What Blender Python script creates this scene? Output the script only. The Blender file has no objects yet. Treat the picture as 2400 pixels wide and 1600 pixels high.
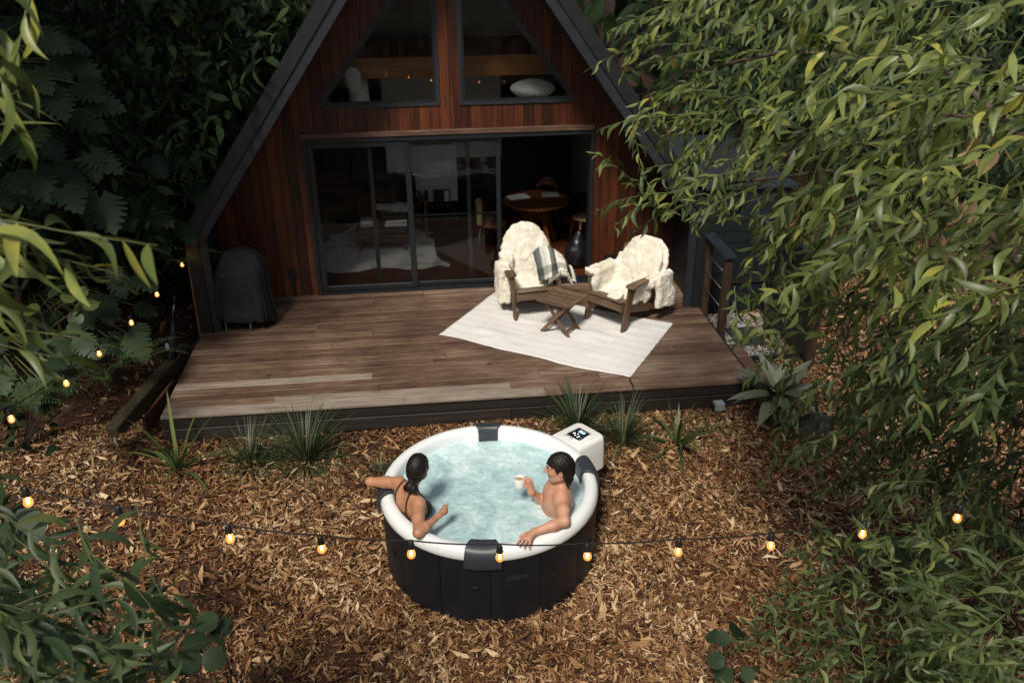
import bpy, math, random
import numpy as np
from mathutils import Vector, Matrix, Euler
random.seed(7)
RNG = np.random.default_rng(11)
scene = bpy.context.scene
COL = scene.collection
R_ = math.radians
PI = math.pi

# ------------------------------------------------------------------ camera
CAM = np.array([-0.031, -11.151, 4.659])
_y, _t, _r = R_(5.925), R_(26.314), R_(-.575)
FPX = 2026.45                       # focal length in pixels of a 2400 px wide frame
FW = np.array([math.sin(_y)*math.cos(_t), math.cos(_y)*math.cos(_t), -math.sin(_t)])
_ri = np.array([math.cos(_y), -math.sin(_y), 0.0]); _up = np.cross(_ri, FW)
RI = _ri*math.cos(_r)+_up*math.sin(_r); UP = -_ri*math.sin(_r)+_up*math.cos(_r)
cd = bpy.data.cameras.new('camera'); cam = bpy.data.objects.new('camera', cd); COL.objects.link(cam)
cam.matrix_world = Matrix(((RI[0], UP[0], -FW[0], CAM[0]), (RI[1], UP[1], -FW[1], CAM[1]), (RI[2], UP[2], -FW[2], CAM[2]), (0, 0, 0, 1)))
cd.sensor_width = 36; cd.lens = FPX/2400*36; cd.clip_start = .05; cd.clip_end = 400
cd.dof.use_dof = True; cd.dof.focus_distance = 7.0; cd.dof.aperture_fstop = 3.5
scene.camera = cam

# ------------------------------------------------------------------ sky, sun, exposure
SUN_EL, SUN_AZ = 51.0, 203.0        # degrees; azimuth clockwise from +Y (205 = from behind the camera, a little to its left)
wd = bpy.data.worlds.new('World'); scene.world = wd; wd.use_nodes = True
nt = wd.node_tree; bg = nt.nodes['Background']
sky = nt.nodes.new('ShaderNodeTexSky'); sky.sky_type = 'NISHITA'; sky.sun_disc = False
sky.sun_elevation = R_(SUN_EL); sky.sun_rotation = R_(SUN_AZ)
hs = nt.nodes.new('ShaderNodeHueSaturation'); hs.inputs['Saturation'].default_value = .38
nt.links.new(sky.outputs[0], hs.inputs['Color']); nt.links.new(hs.outputs[0], bg.inputs[0])
bg.inputs[1].default_value = .05
sl = bpy.data.lights.new('sun', 'SUN'); sl.energy = 1.5; sl.angle = R_(11); sl.color = (1.0, .925, .80)
so = bpy.data.objects.new('sun', sl); COL.objects.link(so)
_sd = Vector((math.sin(R_(SUN_AZ))*math.cos(R_(SUN_EL)), math.cos(R_(SUN_AZ))*math.cos(R_(SUN_EL)), math.sin(R_(SUN_EL))))
so.rotation_euler = (-_sd).to_track_quat('-Z', 'Y').to_euler(); so.location = _sd*30
scene.view_settings.view_transform = 'Standard'; scene.view_settings.look = 'None'
scene.view_settings.gamma = 1; scene.view_settings.use_curve_mapping = False
scene.view_settings.exposure = 1.40
cy = scene.cycles
cy.use_denoising = True; cy.max_bounces = 7; cy.diffuse_bounces = 3; cy.glossy_bounces = 3
cy.transmission_bounces = 5; cy.transparent_max_bounces = 10; cy.caustics_reflective = False; cy.caustics_refractive = False
cy.sample_clamp_indirect = 6

# ------------------------------------------------------------------ helpers
def ray(u, v): return FW+RI*(u-1200)/FPX-UP*(v-800)/FPX
def atz(u, v, z):
    d = ray(u, v); return CAM+d*(z-CAM[2])/d[2]
def aty(u, v, y):
    d = ray(u, v); return CAM+d*(y-CAM[1])/d[1]
def atd(u, v, d): return CAM+ray(u, v)*d

def tag(o, label=None, cat=None, group=None, kind=None):
    if label: o['label'] = label
    if cat: o['category'] = cat
    if group: o['group'] = group
    if kind: o['kind'] = kind
    return o
def empty(name, loc=(0, 0, 0), rz=0, label=None, cat=None, group=None):
    o = bpy.data.objects.new(name, None); COL.objects.link(o); o.location = Vector(loc); o.rotation_euler = (0, 0, rz)
    o.empty_display_size = .1
    return tag(o, label, cat, group)
def obj(name, me, mat=None, parent=None, loc=None, rot=None):
    o = bpy.data.objects.new(name, me); COL.objects.link(o)
    if mat is not None and not me.materials: me.materials.append(mat)
    if loc is not None: o.location = Vector(loc)
    if rot is not None: o.rotation_euler = rot
    if parent is not None: o.parent = parent
    return o
def npmesh(name, V, F, smooth=True):
    """fast mesh from arrays: V (n,3), F list of arrays (m,k) of equal-sized faces"""
    me = bpy.data.meshes.new(name)
    V = np.asarray(V, dtype=np.float32)
    if not isinstance(F, (list, tuple)): F = [F]
    F = [np.asarray(f, dtype=np.int32) for f in F if len(f)]
    me.vertices.add(len(V)); me.vertices.foreach_set('co', V.ravel())
    nl = sum(f.size for f in F); nf = sum(len(f) for f in F)
    me.loops.add(nl); me.polygons.add(nf)
    me.loops.foreach_set('vertex_index', np.concatenate([f.ravel() for f in F]))
    st = []; s = 0
    for f in F:
        st.append(s+np.arange(len(f), dtype=np.int32)*f.shape[1]); s += f.size
    me.polygons.foreach_set('loop_start', np.concatenate(st))
    me.polygons.foreach_set('use_smooth', np.full(nf, smooth, dtype=bool))
    me.update(calc_edges=True); me.validate()
    return me
class MB:
    """collects shapes into one mesh"""
    def __init__(s): s.v = []; s.f = []; s.sm = []
    def add(s, vs, fs, smooth=False):
        b = len(s.v); s.v += [tuple(map(float, p)) for p in vs]; s.f += [tuple(i+b for i in f) for f in fs]; s.sm += [smooth]*len(fs)
    def box(s, a, b, M=None, ch=0):
        x0, y0, z0 = a; x1, y1, z1 = b
        if ch:
            c = ch
            vs = [(x0, y0, z0), (x1, y0, z0), (x1, y1, z0), (x0, y1, z0), (x0, y0, z1-c), (x1, y0, z1-c), (x1, y1, z1-c), (x0, y1, z1-c),
                  (x0+c, y0+c, z1), (x1-c, y0+c, z1), (x1-c, y1-c, z1), (x0+c, y1-c, z1)]
            fs = [(3, 2, 1, 0), (0, 1, 5, 4), (1, 2, 6, 5), (2, 3, 7, 6), (3, 0, 4, 7), (4, 5, 9, 8), (5, 6, 10, 9), (6, 7, 11, 10), (7, 4, 8, 11), (8, 9, 10, 11)]
        else:
            vs = [(x0, y0, z0), (x1, y0, z0), (x1, y1, z0), (x0, y1, z0), (x0, y0, z1), (x1, y0, z1), (x1, y1, z1), (x0, y1, z1)]
            fs = [(3, 2, 1, 0), (4, 5, 6, 7), (0, 1, 5, 4), (1, 2, 6, 5), (2, 3, 7, 6), (3, 0, 4, 7)]
        if M is not None: vs = [M @ Vector(p) for p in vs]
        s.add(vs, fs)
    def bar(s, p, q, w, h, upv=(0, 0, 1), ch=0):
        """box-section bar from p to q, width w (sideways) and height h"""
        p = Vector(p); q = Vector(q); d = (q-p); L = d.length; d.normalize()
        x = d.cross(Vector(upv)); x.normalize(); z = x.cross(d)
        M = Matrix(((x[0], d[0], z[0], p[0]), (x[1], d[1], z[1], p[1]), (x[2], d[2], z[2], p[2]), (0, 0, 0, 1)))
        s.box((-w/2, 0, -h/2), (w/2, L, h/2), M, ch)
    def tube(s, pts, rad, n=8, cap=True):
        pts = [Vector(p) for p in pts]
        if not hasattr(rad, '__len__'): rad = [rad]*len(pts)
        ref = Vector((0, 0, 1)); rings = []
        b = len(s.v); vs = []
        for i, p in enumerate(pts):
            d = (pts[min(i+1, len(pts)-1)]-pts[max(i-1, 0)]); d.normalize()
            if abs(d.dot(ref)) > .97: ref = Vector((1, 0, 0)) if abs(d.x) < .9 else Vector((0, 1, 0))
            x = d.cross(ref); x.normalize(); y = d.cross(x); ref = -y if False else ref
            for k in range(n):
                a = 2*PI*k/n; vs.append(p+(x*math.cos(a)+y*math.sin(a))*rad[i])
        fs = []
        for i in range(len(pts)-1):
            for k in range(n):
                k2 = (k+1) % n; fs.append((i*n+k, i*n+k2, (i+1)*n+k2, (i+1)*n+k))
        if cap: fs += [tuple(range(n-1, -1, -1)), tuple((len(pts)-1)*n+k for k in range(n))]
        s.add(vs, fs, True)
    def lathe(s, prof, n=24, c=(0, 0, 0), a0=0, a1=2*PI, closed=False, caps=False):
        full = abs(a1-a0-2*PI) < 1e-6; m = n if full else n+1; vs = []; k = len(prof)
        for i in range(m):
            a = a0+(a1-a0)*i/n
            for r, z in prof: vs.append((c[0]+r*math.cos(a), c[1]+r*math.sin(a), c[2]+z))
        fs = []
        for i in range(n):
            j = (i+1) % m
            for q in range(k if closed else k-1):
                q2 = (q+1) % k; fs.append((i*k+q, j*k+q, j*k+q2, i*k+q2))
        if caps and not full: fs += [tuple(range(k)), tuple(n*k+q for q in range(k-1, -1, -1))]
        s.add(vs, fs, True)
    def prism(s, poly, y0, y1):
        """polygon in (x,z), extruded along y"""
        n = len(poly); vs = [(x, y0, z) for x, z in poly]+[(x, y1, z) for x, z in poly]
        fs = [tuple(range(n)), tuple(range(2*n-1, n-1, -1))]+[(i, n+i, n+(i+1) % n, (i+1) % n) for i in range(n)]
        s.add(vs, fs)
    def grid(s, P, thick=0, smooth=True):
        """P: (a,b,3) array of points"""
        a, b, _ = P.shape; idx = np.arange(a*b).reshape(a, b)
        fs = np.stack([idx[:-1, :-1], idx[1:, :-1], idx[1:, 1:], idx[:-1, 1:]], -1).reshape(-1, 4)
        s.add(P.reshape(-1, 3), fs.tolist(), smooth)
    def build(s, name, mat=None, parent=None, loc=None, rot=None, smooth=None):
        me = bpy.data.meshes.new(name); me.from_pydata(s.v, [], s.f)
        me.polygons.foreach_set('use_smooth', s.sm if smooth is None else [smooth]*len(s.f)); me.update()
        return obj(name, me, mat, parent, loc, rot)
def autosmooth(o, ang=40):
    m = o.data
    try: m.set_sharp_from_angle(angle=R_(ang))
    except Exception: pass
    return o
def copy_tree(o, parent=None):
    kids = list(o.children)
    c = o.copy(); COL.objects.link(c); c.parent = parent
    for k in kids: copy_tree(k, c)
    return c
def bevel(o, w=.006, seg=2):
    m = o.modifiers.new('bevel', 'BEVEL'); m.width = w; m.segments = seg; m.limit_method = 'ANGLE'; m.angle_limit = R_(40)
    return o

# value noise on arrays
_tab = RNG.random((32, 32, 32)).astype(np.float32)
def vnoise(P, s=1.0, seed=0):
    P = np.asarray(P, dtype=np.float32)*s+seed*7.31
    i = np.floor(P).astype(np.int32); f = P-i; f = f*f*(3-2*f); i &= 31; j = (i+1) & 31
    def g(a, b, c): return _tab[a, b, c]
    x0, y0, z0 = i[..., 0], i[..., 1], i[..., 2]; x1, y1, z1 = j[..., 0], j[..., 1], j[..., 2]
    fx, fy, fz = f[..., 0], f[..., 1], f[..., 2]
    c00 = g(x0, y0, z0)*(1-fx)+g(x1, y0, z0)*fx; c10 = g(x0, y1, z0)*(1-fx)+g(x1, y1, z0)*fx
    c01 = g(x0, y0, z1)*(1-fx)+g(x1, y0, z1)*fx; c11 = g(x0, y1, z1)*(1-fx)+g(x1, y1, z1)*fx
    return (c00*(1-fy)+c10*fy)*(1-fz)+(c01*(1-fy)+c11*fy)*fz
def fbm(P, s=1.0, o=3, seed=0):
    a = 1.0; t = 0; w = 0
    for k in range(o): t = t+a*vnoise(P, s*2**k, seed+k); w += a; a *= .5
    return t/w

# signed-distance volumes -> smooth continuous meshes
class Vol:
    def __init__(s, lo, hi, h):
        s.lo = np.array(lo, float); s.h = h; s.n = np.ceil((np.array(hi)-s.lo)/h).astype(int)+1
        s.F = np.full(s.n, .2, dtype=np.float32)
        s.ax = [s.lo[k]+h*np.arange(s.n[k]) for k in range(3)]
    def sub(s, lo, hi):
        a = np.clip(np.floor((np.array(lo)-s.lo)/s.h).astype(int), 0, s.n-1); b = np.clip(np.ceil((np.array(hi)-s.lo)/s.h).astype(int)+1, 1, s.n)
        sl_ = tuple(slice(a[k], b[k]) for k in range(3))
        X = np.stack(np.meshgrid(*[s.ax[k][sl_[k]] for k in range(3)], indexing='ij'), -1).astype(np.float32)
        return sl_, X
    def comb(s, sl_, d, k, op='u'):
        A = s.F[sl_]
        if A.size == 0: return
        if op == 'u':
            hh = np.maximum(k-np.abs(A-d), 0)/k; s.F[sl_] = np.minimum(A, d)-hh*hh*k*.25
        else:
            d = -d; hh = np.maximum(k-np.abs(A-d), 0)/k; s.F[sl_] = np.maximum(A, d)+hh*hh*k*.25
    def cone(s, a, b, ra, rb, k=.02, op='u'):
        a = np.array(a, dtype=np.float32); b = np.array(b, dtype=np.float32); r = max(ra, rb)+k+.03
        sl_, X = s.sub(np.minimum(a, b)-r, np.maximum(a, b)+r)
        if X.size == 0: return
        ab = b-a; t = np.clip(((X-a) @ ab)/max(float(ab @ ab), 1e-9), 0, 1)
        d = np.linalg.norm(X-a-t[..., None]*ab, axis=-1)-(ra+(rb-ra)*t)
        s.comb(sl_, d, k, op)
    def chain(s, pts, rad, k=.02):
        for i in range(len(pts)-1): s.cone(pts[i], pts[i+1], rad[i], rad[i+1], k)
    def ell(s, c, r, M=None, k=.02, op='u'):
        """ellipsoid, M rows = its axes"""
        c = np.array(c, dtype=np.float32); r = np.array(r, dtype=np.float32); m = float(r.max())+k+.03
        sl_, X = s.sub(c-m, c+m)
        if X.size == 0: return
        Q = X-c
        if M is not None: Q = Q @ np.array(M, dtype=np.float32).T
        k0 = np.linalg.norm(Q/r, axis=-1); k1 = np.linalg.norm(Q/(r*r), axis=-1)
        s.comb(sl_, k0*(k0-1)/np.maximum(k1, 1e-6), k, op)
    def rbox(s, c, hx, rr, M=None, k=.02, op='u'):
        c = np.array(c, dtype=np.float32); hx = np.array(hx, dtype=np.float32); m = float(np.linalg.norm(hx))+rr+k+.02
        sl_, X = s.sub(c-m, c+m)
        if X.size == 0: return
        Q = X-c
        if M is not None: Q = Q @ np.array(M, dtype=np.float32).T
        q = np.abs(Q)-hx
        d = np.linalg.norm(np.maximum(q, 0), axis=-1)+np.minimum(q.max(-1), 0)-rr
        s.comb(sl_, d, k, op)
    def points(s):
        return np.stack(np.meshgrid(*s.ax, indexing='ij'), -1).astype(np.float32)
    def mesh(s, name):
        F = s.F.astype(np.float32); ins = F < 0; n = s.n
        c = np.zeros(tuple(n-1), np.int8)
        for dx in (0, 1):
            for dy in (0, 1):
                for dz in (0, 1): c += ins[dx:n[0]-1+dx, dy:n[1]-1+dy, dz:n[2]-1+dz]
        act = np.argwhere((c > 0) & (c < 8)); idm = np.full(tuple(n-1), -1, np.int32); idm[tuple(act.T)] = np.arange(len(act))
        acc = np.zeros((len(act), 3)); cnt = np.zeros(len(act))
        cor = [(i, j, k) for i in (0, 1) for j in (0, 1) for k in (0, 1)]
        for p in cor:
            for ax in range(3):
                if p[ax]: continue
                q = list(p); q[ax] = 1
                A = F[tuple((act+p).T)]; B = F[tuple((act+q).T)]; m = (A < 0) != (B < 0)
                t = np.where(m, A/np.where(m, A-B, 1), 0); pt = np.tile(np.array(p, float), (len(act), 1)); pt[:, ax] += t
                acc[m] += pt[m]; cnt[m] += 1
        V = s.lo+s.h*(act+acc/cnt[:, None])
        faces = []
        for ax in range(3):
            a, b = [(1, 2), (2, 0), (0, 1)][ax]
            e0 = ins; sl0 = [slice(None)]*3; sl1 = [slice(None)]*3; sl0[ax] = slice(0, -1); sl1[ax] = slice(1, None)
            ch = ins[tuple(sl0)] != ins[tuple(sl1)]
            E = np.argwhere(ch); ok = (E[:, a] > 0) & (E[:, b] > 0) & (E[:, a] < n[a]-1) & (E[:, b] < n[b]-1); E = E[ok]
            def cell(da, db):
                q = E.copy(); q[:, a] -= da; q[:, b] -= db; return idm[tuple(q.T)]
            Q = np.stack([cell(1, 1), cell(0, 1), cell(0, 0), cell(1, 0)], -1)
            inside = ins[tuple(E.T)]
            Q[~inside] = Q[~inside][:, ::-1]
            faces.append(Q)
        Q = np.concatenate(faces); Q = Q[(Q >= 0).all(1)]
        return npmesh(name, V, [Q], True)

# ------------------------------------------------------------------ materials
def newmat(name):
    m = bpy.data.materials.new(name); m.use_nodes = True; n = m.node_tree.nodes; l = m.node_tree.links
    return m, n, l, n['Principled BSDF']
def srgb(h):
    c = [int(h[i:i+2], 16)/255 for i in (0, 2, 4)]
    return tuple((x/12.92 if x <= .04045 else ((x+.055)/1.055)**2.4) for x in c)+(1,)
def ramp(n, stops, interp='LINEAR'):
    r = n.new('ShaderNodeValToRGB'); e = r.color_ramp.elements; r.color_ramp.interpolation = interp
    while len(e) < len(stops): e.new(.5)
    for k, (p, c) in enumerate(stops):
        e[k].position = p; e[k].color = c if len(c) == 4 else tuple(c)+(1,)
    return r
def surf(name, stops, rough=.6, scale=(1, 1, 1), nscale=6, detail=4, noise_w=1.0, rnd_w=0.0, rnd='object', bump=.0, bscale=None, coord='Object',
         spec=.5, metal=0, transl=0, coat=0, rvar=0, dist=.0, bdist=.01, stain=0, stscale=1.2):
    m, n, l, b = newmat(name)
    tc = n.new('ShaderNodeTexCoord'); mp = n.new('ShaderNodeMapping'); mp.inputs['Scale'].default_value = scale
    if coord == 'World':
        g = n.new('ShaderNodeNewGeometry'); l.new(g.outputs['Position'], mp.inputs['Vector'])
    else: l.new(tc.outputs[coord], mp.inputs['Vector'])
    oi = n.new('ShaderNodeObjectInfo')
    if rnd == 'object':
        # every piece samples its own stretch of the grain
        va = n.new('ShaderNodeVectorMath'); va.operation = 'ADD'; mu = n.new('ShaderNodeMath'); mu.operation = 'MULTIPLY'; mu.inputs[1].default_value = 47.0
        l.new(oi.outputs['Random'], mu.inputs[0]); l.new(mp.outputs[0], va.inputs[0]); l.new(mu.outputs[0], va.inputs[1]); vec = va.outputs[0]
        rv = oi.outputs['Random']
    else:
        vec = mp.outputs[0]; gi = n.new('ShaderNodeNewGeometry'); rv = gi.outputs['Random Per Island']
    no = n.new('ShaderNodeTexNoise'); no.inputs['Scale'].default_value = nscale; no.inputs['Detail'].default_value = detail; no.inputs['Roughness'].default_value = .6
    no.inputs['Distortion'].default_value = dist
    l.new(vec, no.inputs['Vector'])
    a = n.new('ShaderNodeMath'); a.operation = 'MULTIPLY_ADD'; a.inputs[1].default_value = noise_w; a.inputs[2].default_value = .5-.5*noise_w-.5*rnd_w
    l.new(no.outputs['Fac'], a.inputs[0])
    c = n.new('ShaderNodeMath'); c.operation = 'MULTIPLY_ADD'; c.inputs[1].default_value = rnd_w; c.use_clamp = True
    l.new(rv, c.inputs[0]); l.new(a.outputs[0], c.inputs[2])
    fin = c.outputs[0]
    if stain:
        gp = n.new('ShaderNodeNewGeometry'); ns = n.new('ShaderNodeTexNoise'); ns.inputs['Scale'].default_value = stscale; ns.inputs['Detail'].default_value = 6; ns.inputs['Roughness'].default_value = .65; l.new(gp.outputs['Position'], ns.inputs['Vector'])
        sm_ = n.new('ShaderNodeMath'); sm_.operation = 'MULTIPLY_ADD'; sm_.inputs[1].default_value = stain; sm_.use_clamp = True
        of = n.new('ShaderNodeMath'); of.operation = 'SUBTRACT'; of.inputs[1].default_value = stain*.5; l.new(fin, of.inputs[0]); l.new(ns.outputs['Fac'], sm_.inputs[0]); l.new(of.outputs[0], sm_.inputs[2]); fin = sm_.outputs[0]
    r = ramp(n, stops); l.new(fin, r.inputs[0]); l.new(r.outputs[0], b.inputs['Base Color'])
    b.inputs['Roughness'].default_value = rough; b.inputs['Specular IOR Level'].default_value = spec; b.inputs['Metallic'].default_value = metal
    b.inputs['Coat Weight'].default_value = coat
    if rvar:
        q = n.new('ShaderNodeMath'); q.operation = 'MULTIPLY_ADD'; q.inputs[1].default_value = rvar; q.inputs[2].default_value = rough-rvar*.5; q.use_clamp = True
        l.new(no.outputs['Fac'], q.inputs[0]); l.new(q.outputs[0], b.inputs['Roughness'])
    if bump:
        if bscale:
            n2 = n.new('ShaderNodeTexNoise'); n2.inputs['Scale'].default_value = bscale; n2.inputs['Detail'].default_value = 3; l.new(vec, n2.inputs['Vector']); src = n2.outputs['Fac']
        else: src = no.outputs['Fac']
        bp = n.new('ShaderNodeBump'); bp.inputs['Strength'].default_value = bump; bp.inputs['Distance'].default_value = bdist
        l.new(src, bp.inputs['Height']); l.new(bp.outputs[0], b.inputs['Normal'])
    if transl:
        t = n.new('ShaderNodeBsdfTranslucent'); mx = n.new('ShaderNodeMixShader'); mx.inputs[0].default_value = transl
        hv = n.new('ShaderNodeHueSaturation'); hv.inputs['Hue'].default_value = .485; hv.inputs['Saturation'].default_value = 1.15; hv.inputs['Value'].default_value = 1.5
        l.new(r.outputs[0], hv.inputs['Color']); l.new(hv.outputs[0], t.inputs['Color'])
        l.new(b.outputs[0], mx.inputs[1]); l.new(t.outputs[0], mx.inputs[2]); l.new(mx.outputs[0], n['Material Output'].inputs['Surface'])
    m['b'] = 1
    return m
def plain(name, col, rough=.5, metal=0, spec=.5, var=.18, nscale=14, bump=0, coat=0):
    c = np.array(col[:3]); lo = tuple(c*(1-var)); hi = tuple(np.minimum(c*(1+var), 1))
    return surf(name, [(.25, lo), (.75, hi)], rough=rough, metal=metal, spec=spec, nscale=nscale, bump=bump, coat=coat, rnd_w=.15, rvar=.12)
MT = {}
MT['deck'] = surf('deck_timber', [(0, (.016, .008, .005)), (.28, (.060, .031, .019)), (.5, (.122, .070, .044)), (.7, (.20, .135, .092)), (1, (.38, .30, .235))],
                  rough=.62, scale=(1.0, 15, 15), nscale=2.8, detail=10, noise_w=1.15, rnd_w=.26, bump=.4, bdist=.004, dist=.25, stain=.95, stscale=.95)
MT['deck_pale'] = surf('silvered_deck_timber', [(0, (.05, .035, .026)), (.3, (.15, .115, .088)), (.55, (.27, .22, .18)), (.8, (.38, .325, .275)), (1, (.5, .44, .39))], rough=.7, scale=(1.0, 15, 15), nscale=2.8, detail=10, noise_w=1.0, rnd_w=.1, bump=.4, bdist=.004, stain=.5)
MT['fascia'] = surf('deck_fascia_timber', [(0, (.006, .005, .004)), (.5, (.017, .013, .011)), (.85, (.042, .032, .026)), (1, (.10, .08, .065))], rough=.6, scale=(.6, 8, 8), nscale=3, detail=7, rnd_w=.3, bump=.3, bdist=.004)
MT['cedar'] = surf('stained_cedar', [(0, (.008, .0024, .0013)), (.35, (.030, .0072, .0030)), (.55, (.068, .0165, .0058)), (.76, (.14, .039, .012)), (.92, (.24, .085, .031)), (1, (.34, .16, .08))],
                   rough=.42, scale=(9, 9, .55), nscale=2.6, detail=7, noise_w=.95, rnd_w=.36, bump=.18, bdist=.003, dist=.5)
MT['cedar_in'] = surf('inside_pine_beam', [(.2, (.14, .050, .012)), (.6, (.36, .15, .040)), (.9, (.48, .23, .075))], rough=.45, scale=(.6, 8, 8), nscale=3, detail=6, rnd_w=.15)
MT['header'] = surf('weathered_header', [(0, (.03, .014, .008)), (.5, (.085, .042, .025)), (.75, (.20, .12, .08)), (1, (.42, .31, .24))], rough=.6, scale=(.7, 12, 12), nscale=4, detail=6)
MT['charcoal'] = plain('charcoal_paint', (.020, .024, .030), rough=.42, var=.25)
MT['charcoal_dk'] = plain('dark_charcoal_metal', (.011, .012, .014), rough=.5, var=.2)
MT['frame'] = plain('black_aluminium', (.012, .015, .019), rough=.35, var=.2)
MT['ground'] = surf('forest_soil', [(.2, (.012, .005, .003)), (.5, (.050, .020, .009)), (.75, (.105, .045, .019)), (1, (.16, .085, .04))], rough=.9, nscale=5, detail=9, coord='World', bump=.8, bscale=30, bdist=.02, rnd='island')
MT['litter'] = surf('dry_leaf', [(0, (.020, .007, .003)), (.2, (.075, .029, .011)), (.42, (.165, .074, .028)), (.62, (.285, .150, .064)), (.82, (.43, .275, .14)), (1, (.62, .48, .31))],
                    rough=.7, nscale=.75, detail=4, noise_w=.95, rnd_w=.85, rnd='island', coord='World', spec=.3)
MT['acacia'] = surf('acacia_leaf', [(0, (.014, .028, .006)), (.45, (.058, .088, .020)), (.8, (.140, .175, .045)), (1, (.30, .29, .05))], rough=.5, nscale=1.3, noise_w=.5, rnd_w=.8, rnd='island', coord='World', transl=.25, spec=.38)
MT['acacia_lit'] = surf('acacia_leaf_lit', [(0, (.040, .060, .012)), (.45, (.105, .142, .032)), (.8, (.20, .238, .066)), (1, (.38, .36, .06))], rough=.42, nscale=2, noise_w=.45, rnd_w=.9, transl=.25, spec=.48)  # brighter copy of the foliage colour; highlights of the largest leaves are painted in
MT['twig'] = plain('green_twig', (.10, .11, .035), rough=.6, var=.3)
MT['bark'] = surf('grey_brown_bark', [(.2, (.03, .02, .014)), (.6, (.10, .07, .05)), (.9, (.17, .13, .10))], rough=.8, scale=(8, 8, 1.5), nscale=3, detail=6, bump=.6, bdist=.01)
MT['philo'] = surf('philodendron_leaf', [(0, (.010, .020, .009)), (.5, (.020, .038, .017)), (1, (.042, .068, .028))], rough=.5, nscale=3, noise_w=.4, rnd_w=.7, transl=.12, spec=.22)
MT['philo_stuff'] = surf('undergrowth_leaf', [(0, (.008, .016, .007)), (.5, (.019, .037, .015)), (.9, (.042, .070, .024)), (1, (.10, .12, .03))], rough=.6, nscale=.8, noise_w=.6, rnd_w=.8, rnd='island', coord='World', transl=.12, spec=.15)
MT['fern'] = surf('fern_frond', [(0, (.016, .034, .012)), (.6, (.042, .080, .024)), (1, (.11, .16, .03))], rough=.5, nscale=3, noise_w=.3, rnd_w=.8, transl=.2)
MT['roundleaf'] = surf('round_leaf', [(0, (.028, .055, .022)), (.6, (.060, .100, .032)), (1, (.16, .19, .04))], rough=.45, nscale=4, noise_w=.5, rnd_w=.7, transl=.2)
MT['lomandra'] = surf('lomandra_blade', [(0, (.012, .024, .011)), (.5, (.034, .056, .024)), (.9, (.085, .11, .045)), (1, (.2, .18, .07))], rough=.45, nscale=2, noise_w=.3, rnd_w=.9, rnd='island', coord='World', transl=.15)
MT['flax'] = surf('strappy_leaf', [(0, (.020, .045, .014)), (.5, (.06, .105, .03)), (1, (.22, .24, .05))], rough=.45, nscale=3, noise_w=.5, rnd_w=.7, transl=.2)
MT['agave'] = surf('grey_green_leaf', [(0, (.085, .10, .065)), (.5, (.155, .175, .115)), (1, (.23, .245, .16))], rough=.55, nscale=4, noise_w=.5, rnd_w=.6, transl=.08, bump=.1)
MT['grass'] = surf('thin_grass', [(0, (.03, .045, .014)), (.6, (.075, .095, .03)), (1, (.16, .16, .06))], rough=.7, nscale=.9, noise_w=.7, rnd_w=.7, rnd='island', coord='World', transl=.2)
MT['white'] = plain('white_vinyl', (.78, .80, .81), rough=.34, var=.03)
MT['boxwhite'] = plain('white_plastic', (.76, .765, .745), rough=.4, var=.03)
MT['tubblack'] = surf('black_tub_fabric', [(.3, (.0040, .0050, .0085)), (.7, (.0080, .0095, .0145))], rough=.5, nscale=5, detail=6, bump=.12, bscale=90, bdist=.002, rvar=.15)
MT['pillow'] = surf('charcoal_foam', [(.3, (.028, .032, .042)), (.7, (.040, .045, .056))], rough=.42, nscale=9, detail=5, bump=.08, bscale=120, bdist=.002)
MT['black'] = plain('black_plastic', (.008, .008, .009), rough=.4)
MT['steel'] = plain('brushed_steel', (.35, .35, .36), rough=.35, metal=.9)
MT['galv'] = plain('galvanised_metal', (.42, .45, .45), rough=.5, metal=.5)
MT['rug'] = None
MT['teak'] = surf('weathered_teak', [(0, (.030, .016, .008)), (.4, (.085, .047, .023)), (.65, (.15, .092, .05)), (1, (.27, .19, .12))], rough=.55, scale=(7, 1.0, 7), nscale=4, detail=6, noise_w=.9, rnd_w=.35, bump=.25, bdist=.003)
MT['teak_z'] = surf('weathered_teak_upright', [(0, (.035, .018, .008)), (.4, (.095, .050, .023)), (.65, (.155, .090, .046)), (1, (.25, .17, .10))], rough=.55, scale=(7, 7, 1.0), nscale=4, detail=6, noise_w=.9, rnd_w=.35, bump=.25, bdist=.003)
MT['teak_x'] = surf('weathered_teak_slat', [(0, (.030, .018, .010)), (.4, (.085, .052, .028)), (.65, (.15, .100, .06)), (1, (.28, .21, .14))], rough=.55, scale=(1.0, 7, 7), nscale=4, detail=6, noise_w=.9, rnd_w=.35, bump=.25, bdist=.003)
MT['fur'] = surf('cream_sheepskin', [(.15, (.50, .42, .30)), (.4, (.70, .64, .53)), (.6, (.80, .765, .68)), (1, (.86, .84, .78))], rough=.95, nscale=9, detail=6, spec=.15, bump=.5, bscale=65, bdist=.008)
MT['cover'] = surf('black_bbq_cover', [(.3, (.014, .016, .018)), (.7, (.026, .029, .033))], rough=.85, spec=.2, nscale=4, detail=5, bump=.2, bscale=50, bdist=.003, rvar=.15)
MT['hair'] = surf('dark_brown_hair', [(.2, (.0035, .0025, .002)), (.6, (.010, .0065, .005)), (.95, (.034, .020, .013))], rough=.52, scale=(1, 1, .35), nscale=70, detail=4, spec=.35, bump=.9, bdist=.005)
MT['bikini'] = plain('brown_bikini_fabric', (.035, .017, .014), rough=.7, var=.2)
MT['stone'] = surf('dark_stone', [(.2, (.012, .013, .015)), (.7, (.04, .042, .045))], rough=.8, nscale=6, bump=.4)
MT['gravel'] = surf('pale_gravel', [(0, (.07, .065, .06)), (.5, (.26, .25, .235)), (1, (.62, .61, .59))], rough=.8, rnd_w=.9, noise_w=.3, rnd='island', coord='World')
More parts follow.
